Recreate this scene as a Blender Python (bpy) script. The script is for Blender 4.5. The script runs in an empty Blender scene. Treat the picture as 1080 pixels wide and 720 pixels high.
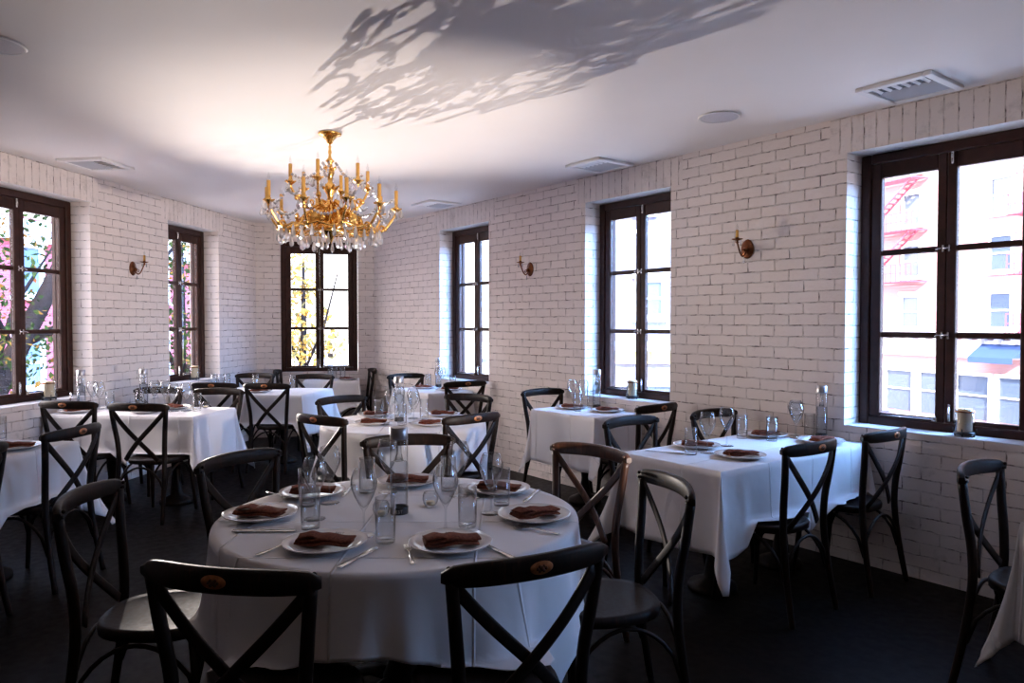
import bpy, math, random
from mathutils import Vector, Matrix
random.seed(7)
rnd = random.Random(11)
sc = bpy.context.scene
COL = sc.collection
PI = math.pi
pi = PI

# ------------------------------------------------------------------ camera
TH = -0.0258
FPX = 769.69
EYE = 1.5
cd = bpy.data.cameras.new('camera')
cd.sensor_width = 36
cd.lens = FPX/1080*36
cd.clip_start = 0.05
cd.clip_end = 300
cam = bpy.data.objects.new('camera', cd)
COL.objects.link(cam)
cam.location = (0, 0, EYE)
cam.rotation_euler = (PI/2+TH, 0, 0)
sc.camera = cam

def at(px, py, z):
    """point of the plane at height z that the photograph shows at px, py"""
    a = (px-540)/FPX
    b = (360-py)/FPX
    d = (a, math.cos(TH)-b*math.sin(TH), math.sin(TH)+b*math.cos(TH))
    k = (z-EYE)/d[2]
    return Vector((d[0]*k, d[1]*k, z))

# ------------------------------------------------------------------ room frames
P1 = Vector((2.5763, 3.985, 0)); D1 = Vector((-.6054, .7959, 0)); N1 = Vector((.7959, .6054, 0))
P2 = Vector((-3.8639, 5.372, 0)); D2 = Vector((.1304, .9915, 0)); N2 = Vector((-.9915, .1304, 0))
P3 = Vector((-3.323, 9.485, 0)); D3 = Vector((.9783, .2074, 0)); N3 = Vector((-.2074, .9783, 0))
ZC = 2.79
ZT = 2.565
ZS = 0.85
def FR(t, d, z=0): return P1+D1*t-N1*d+Vector((0, 0, z))
def FL(s, d, z=0): return P2+D2*s-N2*d+Vector((0, 0, z))
def FB(r, d, z=0): return P3+D3*r-N3*d+Vector((0, 0, z))
def ang(v): return math.atan2(v[1], v[0])

# ------------------------------------------------------------------ mesh helper
class MB:
    def __init__(self):
        self.v = []; self.f = []; self.m = []; self.s = []; self.uv = []
    def face(self, idx, mi=0, smooth=False, uv=None):
        self.f.append(tuple(idx)); self.m.append(mi); self.s.append(smooth); self.uv.append(uv)
    def add(self, vs):
        n = len(self.v); self.v += [tuple(p) for p in vs]; return n
    def quad(self, pts, mi=0, uv=None):
        n = self.add(pts); self.face(range(n, n+len(pts)), mi, False, uv)
    def box(self, c, s, rot=None, mi=0):
        """centre, full size, optional Matrix rotation"""
        hx, hy, hz = s[0]/2, s[1]/2, s[2]/2
        pts = [Vector((x, y, z)) for z in (-hz, hz) for x, y in ((-hx, -hy), (hx, -hy), (hx, hy), (-hx, hy))]
        if rot is not None: pts = [rot @ p for p in pts]
        n = self.add([p+Vector(c) for p in pts])
        for q in ((0, 3, 2, 1), (4, 5, 6, 7), (0, 1, 5, 4), (1, 2, 6, 5), (2, 3, 7, 6), (3, 0, 4, 7)):
            self.face([n+i for i in q], mi)
    def bbox(self, c, s, b=.004, rot=None, mi=0):
        """box with chamfered vertical+horizontal edges (rounded look)"""
        hx, hy, hz = s[0]/2, s[1]/2, s[2]/2
        rings = []
        for z, k in ((-hz, b), (-hz+b, 0), (hz-b, 0), (hz, b)):
            x, y = hx-k, hy-k
            rings.append([(-x+b, -y, z), (x-b, -y, z), (x, -y+b, z), (x, y-b, z), (x-b, y, z), (-x+b, y, z), (-x, y-b, z), (-x, -y+b, z)])
        self.loft(rings, True, caps=True, xf=(rot, Vector(c)), mi=mi)
    def loft(self, rings, closed=True, caps=False, smooth=False, xf=None, mi=0):
        n0 = len(self.v)
        k = len(rings[0])
        for r in rings:
            for p in r:
                p = Vector(p)
                if xf:
                    if xf[0] is not None: p = xf[0] @ p
                    p = p+xf[1]
                self.v.append(tuple(p))
        for i in range(len(rings)-1):
            for j in range(k if closed else k-1):
                a = n0+i*k+j; b = n0+i*k+(j+1) % k
                self.face((a, b, b+k, a+k), mi, smooth)
        if caps:
            self.face([n0+j for j in reversed(range(k))], mi)
            e = n0+(len(rings)-1)*k
            self.face([e+j for j in range(k)], mi)
    def lathe(self, prof, seg=20, c=(0, 0, 0), smooth=True, mi=0, rot=None, arc=None):
        """prof list of (r, z)"""
        rings = []
        for r, z in prof:
            r = max(r, 1e-5)
            rings.append([(r*math.cos(2*PI*i/seg), r*math.sin(2*PI*i/seg), z) for i in range(seg)])
        self.loft(rings, True, False, smooth, (rot, Vector(c)), mi)
    def tube(self, pts, r, seg=8, smooth=True, mi=0, flat=None, up=None, caps=True):
        """tube along pts; r scalar or list; flat=(a,b) half axes rectangle-ish section"""
        pts = [Vector(p) for p in pts]
        n = len(pts)
        rings = []
        ref = Vector(up) if up else None
        prev = None
        for i, p in enumerate(pts):
            t = (pts[min(i+1, n-1)]-pts[max(i-1, 0)]).normalized()
            if ref is not None:
                x = ref.cross(t)
            elif prev is None:
                q = Vector((0, 0, 1)) if abs(t.z) < .9 else Vector((1, 0, 0))
                x = q.cross(t)
            else:
                x = prev-t*prev.dot(t)
            x.normalize(); prev = x
            y = t.cross(x)
            rr = r[i] if isinstance(r, (list, tuple)) else r
            if flat:
                a, b = flat
                k = rr
                sq = [(1, -.6), (1, .6), (.6, 1), (-.6, 1), (-1, .6), (-1, -.6), (-.6, -1), (.6, -1)]
                rings.append([p+x*(u*a*k)+y*(w*b*k) for u, w in sq])
            else:
                rings.append([p+x*(rr*math.cos(2*PI*j/seg))+y*(rr*math.sin(2*PI*j/seg)) for j in range(seg)])
        self.loft(rings, True, caps, smooth, None, mi)
    def ball(self, c, r, seg=8, sz=1.0, smooth=True, mi=0):
        k = max(4, seg//2)
        self.lathe([(r*math.sin(PI*i/k), -r*sz*math.cos(PI*i/k)) for i in range(k+1)], seg, c, smooth, mi)
    def mesh(self, name, mats):
        me = bpy.data.meshes.new(name)
        me.from_pydata(self.v, [], self.f)
        me.polygons.foreach_set('material_index', self.m)
        me.polygons.foreach_set('use_smooth', self.s)
        if any(u is not None for u in self.uv):
            l = me.uv_layers.new(name='UVMap')
            i = 0
            for p, u in zip(me.polygons, self.uv):
                for k, li in enumerate(p.loop_indices):
                    l.data[li].uv = u[k] if u else (0, 0)
        for m in (mats if isinstance(mats, (list, tuple)) else [mats]): me.materials.append(m)
        me.update()
        return me
    def build(self, name, mats, parent=None, loc=None, rot=None, recalc=False):
        me = self.mesh(name, mats)
        if recalc:
            import bmesh
            b = bmesh.new(); b.from_mesh(me); bmesh.ops.recalc_face_normals(b, faces=b.faces[:]); b.to_mesh(me); b.free()
        o = bpy.data.objects.new(name, me)
        COL.objects.link(o)
        if parent: o.parent = parent
        if loc is not None: o.location = loc
        if rot is not None: o.rotation_euler = rot
        return o

def tag(o, label=None, cat=None, group=None, kind=None):
    if label: o['label'] = label
    if cat: o['category'] = cat
    if group: o['group'] = group
    if kind: o['kind'] = kind
    return o
def empty(name, loc=(0, 0, 0), rz=0, label=None, cat=None, group=None):
    o = bpy.data.objects.new(name, None)
    o.empty_display_size = .1
    COL.objects.link(o)
    o.location = loc; o.rotation_euler = (0, 0, rz)
    return tag(o, label, cat, group)
def copy_tree(o, parent=None):
    c = o.copy(); COL.objects.link(c)
    if parent: c.parent = parent
    for ch in list(KIDS.get(o.name, [])):
        k = copy_tree(ch, c)
        KIDS.setdefault(c.name, []).append(k)
    return c
KIDS = {}
def kid(parent, o):
    o.parent = parent
    KIDS.setdefault(parent.name, []).append(o)
    return o
USED = set()
def place(proto, loc, rz=0, label=None, group=None, scale=None, tilt=None):
    if proto.name not in USED:
        USED.add(proto.name); o = proto
    else:
        o = copy_tree(proto)
    o.location = loc
    o.rotation_euler = (tilt or 0, 0, rz)
    if scale: o.scale = (scale, scale, scale)
    if label: o['label'] = label
    if group: o['group'] = group
    return o

# ------------------------------------------------------------------ materials
def mat(name):
    m = bpy.data.materials.new(name); m.use_nodes = True
    nt = m.node_tree
    b = nt.nodes['Principled BSDF']
    return m, nt, b
def L(nt, a, b): nt.links.new(a, b)
def noise(nt, scale, detail=3, vec=None, rough=.5):
    n = nt.nodes.new('ShaderNodeTexNoise'); n.inputs['Scale'].default_value = scale
    n.inputs['Detail'].default_value = detail; n.inputs['Roughness'].default_value = rough
    if vec is not None: L(nt, vec, n.inputs['Vector'])
    return n
def ramp(nt, fac, stops):
    r = nt.nodes.new('ShaderNodeValToRGB')
    while len(r.color_ramp.elements) < len(stops): r.color_ramp.elements.new(.5)
    for e, (p, c) in zip(r.color_ramp.elements, stops):
        e.position = p; e.color = (*c, 1) if len(c) == 3 else c
    L(nt, fac, r.inputs['Fac'])
    return r
def bump(nt, h, strength, dist, b):
    n = nt.nodes.new('ShaderNodeBump'); n.inputs['Strength'].default_value = strength
    n.inputs['Distance'].default_value = dist
    L(nt, h, n.inputs['Height']); L(nt, n.outputs['Normal'], b.inputs['Normal'])
    return n
def coord(nt, out='Object'):
    return nt.nodes.new('ShaderNodeTexCoord').outputs[out]
def simple(name, col, rough=.5, metal=0, nscale=0, namt=.1, bmp=0, spec=.5, coat=0):
    m, nt, b = mat(name)
    b.inputs['Roughness'].default_value = rough
    b.inputs['Metallic'].default_value = metal
    b.inputs['Specular IOR Level'].default_value = spec
    if coat: b.inputs['Coat Weight'].default_value = coat
    if nscale:
        n = noise(nt, nscale, 4, coord(nt))
        r = ramp(nt, n.outputs['Fac'], [(.3, tuple(c*(1-namt) for c in col)), (.7, tuple(min(1, c*(1+namt)) for c in col))])
        L(nt, r.outputs['Color'], b.inputs['Base Color'])
        if bmp: bump(nt, n.outputs['Fac'], bmp, .01, b)
    else:
        b.inputs['Base Color'].default_value = (*col, 1)
    return m

def brick_mat(name, soldier=False, paint=(.76, .675, .635)):
    m, nt, b = mat(name)
    uv = nt.nodes.new('ShaderNodeTexCoord').outputs['UV']
    nz = noise(nt, 13, 3, uv)
    mx = nt.nodes.new('ShaderNodeMix'); mx.data_type = 'VECTOR'; mx.inputs['Factor'].default_value = .016
    L(nt, uv, mx.inputs[4]); L(nt, nz.outputs['Color'], mx.inputs[5])
    br = nt.nodes.new('ShaderNodeTexBrick')
    L(nt, mx.outputs[1], br.inputs['Vector'])
    br.offset = 0 if soldier else .5
    br.inputs['Scale'].default_value = 1
    br.inputs['Brick Width'].default_value = .075 if soldier else .212
    br.inputs['Row Height'].default_value = .225 if soldier else .0733
    br.inputs['Mortar Size'].default_value = .0042
    br.inputs['Mortar Smooth'].default_value = .25
    br.inputs['Bias'].default_value = -.1
    k = .93
    br.inputs['Color1'].default_value = (*paint, 1)
    br.inputs['Color2'].default_value = (paint[0]*k, paint[1]*k, paint[2]*k, 1)
    # mortar: painted over in places, open and dirty in others
    n2 = noise(nt, 13, 5, uv, .7)
    rm = ramp(nt, n2.outputs['Fac'], [(.42, (paint[0]*.90, paint[1]*.90, paint[2]*.90)), (.53, (paint[0]*.66, paint[1]*.63, paint[2]*.62)), (.63, (.12, .09, .08))])
    L(nt, rm.outputs['Color'], br.inputs['Mortar'])
    # scuffs in the paint, denser low down
    n3 = noise(nt, 5, 8, uv, .75)
    sep = nt.nodes.new('ShaderNodeSeparateXYZ'); L(nt, uv, sep.inputs[0])
    mr = nt.nodes.new('ShaderNodeMapRange'); L(nt, sep.outputs['Y'], mr.inputs['Value'])
    mr.inputs['From Min'].default_value = .2; mr.inputs['From Max'].default_value = 1.1
    mr.inputs['To Min'].default_value = .10; mr.inputs['To Max'].default_value = 0
    ad = nt.nodes.new('ShaderNodeMath'); ad.operation = 'ADD'
    L(nt, n3.outputs['Fac'], ad.inputs[0]); L(nt, mr.outputs['Result'], ad.inputs[1])
    rs = ramp(nt, ad.outputs[0], [(.62, (0, 0, 0)), (.78, (.55, .55, .55))])
    cm = nt.nodes.new('ShaderNodeMix'); cm.data_type = 'RGBA'
    L(nt, rs.outputs['Color'], cm.inputs['Factor'])
    L(nt, br.outputs['Color'], cm.inputs[6]); cm.inputs[7].default_value = (.33, .27, .24, 1)
    L(nt, cm.outputs[2], b.inputs['Base Color'])
    b.inputs['Roughness'].default_value = .62
    b.inputs['Specular IOR Level'].default_value = .35
    inv = nt.nodes.new('ShaderNodeMath'); inv.operation = 'SUBTRACT'; inv.inputs[0].default_value = 1
    L(nt, br.outputs['Fac'], inv.inputs[1])
    n4 = noise(nt, 34, 4, uv, .6)
    ml = nt.nodes.new('ShaderNodeMath'); ml.operation = 'MULTIPLY_ADD'; ml.inputs[1].default_value = .35
    L(nt, n4.outputs['Fac'], ml.inputs[0]); L(nt, inv.outputs[0], ml.inputs[2])
    # bricks do not all sit at the same depth
    vo = noise(nt, 4.5, 2, uv)
    m2 = nt.nodes.new('ShaderNodeMath'); m2.operation = 'MULTIPLY_ADD'; m2.inputs[1].default_value = .8
    L(nt, vo.outputs['Fac'], m2.inputs[0]); L(nt, ml.outputs[0], m2.inputs[2])
    bump(nt, m2.outputs[0], 1.0, .011, b)
    return m
M = {}
M['brick'] = brick_mat('painted_brick')
M['soldier'] = brick_mat('painted_brick_upright', True)
M['ceiling'] = simple('ceiling_plaster', (.80, .755, .74), .8, 0, 2.0, .015)
M['rear'] = simple('dark_rear_plaster', (.25, .22, .20), .8, 0, 2.0, .05)
M['winframe'] = simple('dark_stained_window_wood', (.034, .011, .007), .45, 0, 14, .35, spec=.22)
M['sill'] = simple('painted_sill', (.62, .60, .60), .5, 0, 8, .06)
M['chrome'] = simple('chrome_fitting', (.75, .75, .76), .22, 1)
M['steel'] = simple('polished_cutlery_steel', (.72, .70, .68), .16, 1)
M['cap'] = simple('brushed_grey_cap', (.42, .41, .43), .38, 1, 60, .08)
M['brass'] = simple('gilt_brass', (.80, .46, .13), .24, 1, 30, .22)
M['darkbrass'] = simple('aged_brass', (.20, .07, .03), .35, 1, 30, .3)
M['vent'] = simple('white_vent_enamel', (.72, .70, .70), .45)
M['ventdark'] = simple('dark_vent_backing', (.06, .06, .07), .6)  # dark sheet behind the louvres
M['ventgrey'] = simple('grey_vent_louvre', (.42, .42, .46), .4)
M['speaker'] = simple('speaker_grille', (.50, .48, .52), .6, 0, 300, .15)
M['plate'] = simple('glazed_plate', (.66, .62, .60), .12, 0, 0, coat=.4)
M['ink'] = simple('dark_print', (.03, .022, .022), .5)
M['whiteink'] = simple('pale_print', (.6, .56, .54), .5)
M['blackband'] = simple('black_rubber_band', (.010, .010, .012), .35)
M['badge'] = simple('brass_badge', (.40, .15, .055), .42, .5, 60, .35)
M['badgedark'] = simple('badge_emblem', (.10, .04, .02), .5, .5)
M['wax'] = simple('cream_candle_wax', (.80, .64, .40), .55)
M['waxcandle'] = simple('gilt_candle_tube', (.66, .36, .09), .38, .55)
M['bulb'] = None

def wood_mat():
    m, nt, b = mat('dark_bentwood')
    c = coord(nt)
    mp = nt.nodes.new('ShaderNodeMapping'); mp.inputs['Scale'].default_value = (6, 6, 1.2)
    L(nt, c, mp.inputs['Vector'])
    n = noise(nt, 9, 6, mp.outputs['Vector'], .65)
    r = ramp(nt, n.outputs['Fac'], [(.32, (.004, .0026, .002)), (.58, (.013, .006, .004)), (.75, (.050, .019, .009))])
    L(nt, r.outputs['Color'], b.inputs['Base Color'])
    r2 = ramp(nt, n.outputs['Fac'], [(.3, (.40, .40, .40)), (.8, (.6, .6, .6))])
    L(nt, r2.outputs['Color'], b.inputs['Roughness'])
    b.inputs['Specular IOR Level'].default_value = .20
    bump(nt, n.outputs['Fac'], .12, .002, b)
    return m
M['wood'] = wood_mat()
def lit_wood():  # the dark bentwood again, with warm light put into its colour
    m, nt, b = mat('lit_bentwood')
    c = coord(nt)
    mp = nt.nodes.new('ShaderNodeMapping'); mp.inputs['Scale'].default_value = (6, 6, 1.2)
    L(nt, c, mp.inputs['Vector'])
    n = noise(nt, 9, 6, mp.outputs['Vector'], .65)
    r = ramp(nt, n.outputs['Fac'], [(.3, (.018, .008, .005)), (.55, (.062, .024, .013)), (.75, (.13, .052, .026))])
    L(nt, r.outputs['Color'], b.inputs['Base Color'])
    b.inputs['Roughness'].default_value = .38
    bump(nt, n.outputs['Fac'], .12, .002, b)
    return m
M['lit_wood'] = lit_wood()

def floor_mat():
    m, nt, b = mat('dark_floorboards')
    c = coord(nt)
    mp = nt.nodes.new('ShaderNodeMapping'); mp.inputs['Rotation'].default_value = (0, 0, math.radians(52))
    L(nt, c, mp.inputs['Vector'])
    br = nt.nodes.new('ShaderNodeTexBrick'); L(nt, mp.outputs['Vector'], br.inputs['Vector'])
    br.inputs['Scale'].default_value = 1
    br.inputs['Brick Width'].default_value = 1.6; br.inputs['Row Height'].default_value = .12
    br.inputs['Mortar Size'].default_value = .002
    br.inputs['Color1'].default_value = (.006, .0035, .0026, 1); br.inputs['Color2'].default_value = (.003, .002, .0015, 1)
    br.inputs['Mortar'].default_value = (.001, .001, .001, 1)
    L(nt, br.outputs['Color'], b.inputs['Base Color'])
    n = noise(nt, 20, 4, mp.outputs['Vector'])
    r = ramp(nt, n.outputs['Fac'], [(.3, (.36, .36, .36)), (.7, (.5, .5, .5))])
    L(nt, r.outputs['Color'], b.inputs['Roughness'])
    b.inputs['Specular IOR Level'].default_value = .08
    bump(nt, n.outputs['Fac'], .05, .004, b)
    return m
M['floor'] = floor_mat()

def cloth_mat():
    m, nt, b = mat('white_table_linen')
    c = coord(nt)
    b.inputs['Base Color'].default_value = (.82, .79, .80, 1)
    b.inputs['Roughness'].default_value = .85
    b.inputs['Specular IOR Level'].default_value = .2
    b.inputs['Sheen Weight'].default_value = .15
    # pressed fold lines every 0.42 m and a faint weave
    sep = nt.nodes.new('ShaderNodeSeparateXYZ'); L(nt, c, sep.inputs[0])
    hs = []
    for ax in ('X', 'Y'):
        a = nt.nodes.new('ShaderNodeMath'); a.operation = 'PINGPONG'; a.inputs[1].default_value = .21
        o = nt.nodes.new('ShaderNodeMath'); o.operation = 'ADD'; o.inputs[1].default_value = .105
        L(nt, sep.outputs[ax], o.inputs[0]); L(nt, o.outputs[0], a.inputs[0])
        s = nt.nodes.new('ShaderNodeMapRange'); s.inputs['From Min'].default_value = 0; s.inputs['From Max'].default_value = .006
        s.inputs['To Min'].default_value = 1; s.inputs['To Max'].default_value = 0
        L(nt, a.outputs[0], s.inputs['Value']); hs.append(s.outputs['Result'])
    mx = nt.nodes.new('ShaderNodeMath'); mx.operation = 'MAXIMUM'; L(nt, hs[0], mx.inputs[0]); L(nt, hs[1], mx.inputs[1])
    n = noise(nt, 3.5, 3, c)
    ma = nt.nodes.new('ShaderNodeMath'); ma.operation = 'MULTIPLY_ADD'; ma.inputs[1].default_value = 2.2
    L(nt, n.outputs['Fac'], ma.inputs[0]); L(nt, mx.outputs[0], ma.inputs[2])
    bp = bump(nt, ma.outputs[0], .9, .007, b)
    tr = nt.nodes.new('ShaderNodeBsdfTranslucent'); tr.inputs['Color'].default_value = (.6, .6, .65, 1)
    mixn = nt.nodes.new('ShaderNodeMixShader'); mixn.inputs[0].default_value = .12
    out = nt.nodes['Material Output']
    L(nt, b.outputs[0], mixn.inputs[1]); L(nt, tr.outputs[0], mixn.inputs[2]); L(nt, mixn.outputs[0], out.inputs['Surface'])
    return m
M['cloth'] = cloth_mat()

def napkin_mat():
    m, nt, b = mat('brown_linen_napkin')
    c = coord(nt)
    w = noise(nt, 120, 3, c)
    r = ramp(nt, w.outputs['Fac'], [(.3, (.085, .022, .013)), (.7, (.20, .060, .034))])
    L(nt, r.outputs['Color'], b.inputs['Base Color'])
    b.inputs['Roughness'].default_value = .85
    b.inputs['Specular IOR Level'].default_value = .1
    bump(nt, w.outputs['Fac'], .4, .002, b)
    return m
M['napkin'] = napkin_mat()

def thin_glass(name, tint=(1, 1, 1), refl=1.0, ior=1.45, rough=0.0, extra=0.0, power=5.0, edge=1.0):
    m = bpy.data.materials.new(name); m.use_nodes = True
    nt = m.node_tree; nt.nodes.clear()
    out = nt.nodes.new('ShaderNodeOutputMaterial')
    t = nt.nodes.new('ShaderNodeBsdfTransparent')
    lw = nt.nodes.new('ShaderNodeLayerWeight'); lw.inputs['Blend'].default_value = .5
    pe = nt.nodes.new('ShaderNodeMath'); pe.operation = 'POWER'; pe.inputs[1].default_value = 3.2
    L(nt, lw.outputs['Facing'], pe.inputs[0])
    tc_ = nt.nodes.new('ShaderNodeMix'); tc_.data_type = 'RGBA'; L(nt, pe.outputs[0], tc_.inputs['Factor'])
    tc_.inputs[6].default_value = (*tint, 1); tc_.inputs[7].default_value = (*[c*edge for c in tint], 1)
    L(nt, tc_.outputs[2], t.inputs['Color'])
    g = nt.nodes.new('ShaderNodeBsdfGlossy'); g.inputs['Roughness'].default_value = rough
    g.inputs['Color'].default_value = (refl, refl, refl, 1)
    # Schlick reflectance from the facing angle, the same from both sides of the thin wall
    pw = nt.nodes.new('ShaderNodeMath'); pw.operation = 'POWER'; pw.inputs[1].default_value = power
    L(nt, lw.outputs['Facing'], pw.inputs[0])
    f0 = ((ior-1)/(ior+1))**2+extra
    add = nt.nodes.new('ShaderNodeMath'); add.operation = 'MULTIPLY_ADD'; add.inputs[1].default_value = 1-f0; add.inputs[2].default_value = f0; add.use_clamp = True
    L(nt, pw.outputs[0], add.inputs[0])
    mx = nt.nodes.new('ShaderNodeMixShader'); L(nt, add.outputs[0], mx.inputs[0])
    L(nt, t.outputs[0], mx.inputs[1]); L(nt, g.outputs[0], mx.inputs[2]); L(nt, mx.outputs[0], out.inputs[0])
    return m
M['pane'] = thin_glass('window_glass', (.97, .98, 1), 1, 1.4)
M['glass'] = thin_glass('drinking_glass', (.95, .96, .97), 1, 1.5, .0, .008, 4.0, .10)
M['bulb'] = thin_glass('clear_bulb_glass', (.95, .95, .95), 1, 1.6, .02, .05)
def crystal():
    m = bpy.data.materials.new('cut_crystal'); m.use_nodes = True
    nt = m.node_tree; nt.nodes.clear()
    out = nt.nodes.new('ShaderNodeOutputMaterial')
    g = nt.nodes.new('ShaderNodeBsdfGlass'); g.inputs['IOR'].default_value = 1.6
    gl = nt.nodes.new('ShaderNodeBsdfGlossy'); gl.inputs['Roughness'].default_value = .12
    gl.inputs['Color'].default_value = (.95, .95, 1, 1)
    df = nt.nodes.new('ShaderNodeBsdfTranslucent'); df.inputs['Color'].default_value = (.95, .93, .95, 1)
    a = nt.nodes.new('ShaderNodeMixShader'); a.inputs[0].default_value = .55
    b = nt.nodes.new('ShaderNodeMixShader'); b.inputs[0].default_value = .6
    L(nt, gl.outputs[0], a.inputs[1]); L(nt, df.outputs[0], a.inputs[2])
    L(nt, g.outputs[0], b.inputs[1]); L(nt, a.outputs[0], b.inputs[2]); L(nt, b.outputs[0], out.inputs[0])
    return m
M['crystal'] = crystal()
M['water'] = thin_glass('bottled_water', (.88, .91, .95), .9, 1.33, .0, .01, 5.0, .3)

# ------------------------------------------------------------------ room shell
WT = .36   # wall thickness
def wall(name, P, D, N, l0, l1, openings, inner='brick', z1=ZC, joint=True):
    """inner face on the line P+D*l, outer face N*WT further out; openings = (a, b, z0, z1)"""
    mb = MB()
    ls = sorted(set([l0, l1]+[v for o in openings for v in (o[0], o[1], o[0]-.115, o[1]+.115)]))
    ls = [v for v in ls if l0 <= v <= l1]
    zs = sorted(set([0, z1]+[v for o in openings for v in (o[2], o[3])]))
    up = Vector((0, 0, 1))
    def pt(l, e, z): return P+D*l+N*e+up*z
    for i in range(len(ls)-1):
        for k in range(len(zs)-1):
            a, b, c, d = ls[i], ls[i+1], zs[k], zs[k+1]
            hole = any(o[0]-1e-6 <= a and b <= o[1]+1e-6 and o[2]-1e-6 <= c and d <= o[3]+1e-6 for o in openings)
            if hole: continue
            sold = inner == 'brick' and c >= ZT-1e-6 and any(o[0]-.116 <= a and b <= o[1]+.116 for o in openings)
            mb.quad([pt(a, 0, c), pt(b, 0, c), pt(b, 0, d), pt(a, 0, d)], 1 if sold else 0,
                    [(a, c-(ZT if sold else 0)), (b, c-(ZT if sold else 0)), (b, d-(ZT if sold else 0)), (a, d-(ZT if sold else 0))])
            mb.quad([pt(b, WT, c), pt(a, WT, c), pt(a, WT, d), pt(b, WT, d)], 0, [(b, c), (a, c), (a, d), (b, d)])
    for a, b, c, d in openings:
        for l, s in ((a, 1), (b, -1)):
            q = [pt(l, 0, c), pt(l, WT, c), pt(l, WT, d), pt(l, 0, d)]
            u = [(0, c), (WT, c), (WT, d), (0, d)]
            if s < 0: q.reverse(); u.reverse()
            mb.quad(q, 0, u)
        mb.quad([pt(a, 0, d), pt(a, WT, d), pt(b, WT, d), pt(b, 0, d)], 2)
        mb.quad([pt(a, 0, c), pt(b, 0, c), pt(b, WT, c), pt(a, WT, c)], 2)
    mb.quad([pt(l0, 0, 0), pt(l0, WT, 0), pt(l0, WT, z1), pt(l0, 0, z1)], 0, [(0, 0), (WT, 0), (WT, z1), (0, z1)])
    mb.quad([pt(l1, 0, 0), pt(l1, 0, z1), pt(l1, WT, z1), pt(l1, WT, 0)], 0, [(0, 0), (0, z1), (WT, z1), (WT, 0)])
    mb.quad([pt(l0, 0, z1), pt(l1, 0, z1), pt(l1, WT, z1), pt(l0, WT, z1)], 2)
    base = M['brick'] if inner == 'brick' else M['rear']
    return tag(mb.build(name, [base, M['soldier'], M['sill']]), kind='structure')

WR = [(-.24, .782), (2.202, 3.18), (4.66, 5.64), (-2.68, -1.66)]
WL = [(-.04, 1.098), (2.25, 3.239)]
WB = [(.305, 1.291)]
wall('wall_right', P1, D1, N1, -8.2, 7.304, [(a, b, ZS, ZT) for a, b in WR])
wall('wall_left', P2, D2, N2, -8.0, 4.149, [(a, b, ZS, ZT) for a, b in WL])
wall('wall_back', P3, D3, N3, -.02, 1.53, [(a, b, ZS, ZT) for a, b in WB])
wall('wall_rear', Vector((-4.9, -2.5, 0)), Vector((1, 0, 0)), Vector((0, -1, 0)), -.2, 12.6, [], inner='rear')

fl = MB()
fp = [(-5.3, -2.5), (7.9, -2.5), (P1+D1*-8.1+N1*.05)[:2], (P1+D1*7.304+N1*.05)[:2], (P3+D3*1.53)[:2], (P3+N3*.05)[:2], (P2+D2*4.149+N2*.05)[:2]]
fp = [(-4.98, -2.55), (7.55, -2.55), tuple((P1+D1*7.36+N1*.03)[:2]), tuple((P3+D3*1.5+N3*.06)[:2]), tuple((P3+D3*-.03+N3*.06)[:2])]
n = fl.add([(x, y, 0) for x, y in fp]+[(x, y, -.2) for x, y in fp])
k = len(fp)
fl.face(range(n, n+k)); fl.face([n+k+i for i in reversed(range(k))])
for i in range(k): fl.face([n+i, n+k+i, n+k+(i+1) % k, n+(i+1) % k])
tag(fl.build('floor', M['floor']), kind='structure')
ce = MB()
cp = [(-5.4, -2.9), (8.2, -2.9), tuple((P1+D1*7.6+N1*.3)[:2]), tuple((P3+D3*1.6+N3*.34)[:2]), tuple((P3+D3*-.3+N3*.34)[:2])]
n = ce.add([(x, y, ZC) for x, y in cp]+[(x, y, ZC+.3) for x, y in cp])
ce.face([n+i for i in reversed(range(k))]); ce.face([n+k+i for i in range(k)])
for i in range(k): ce.face([n+i, n+(i+1) % k, n+k+(i+1) % k, n+k+i])
tag(ce.build('ceiling', M['ceiling']), kind='structure')

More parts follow.
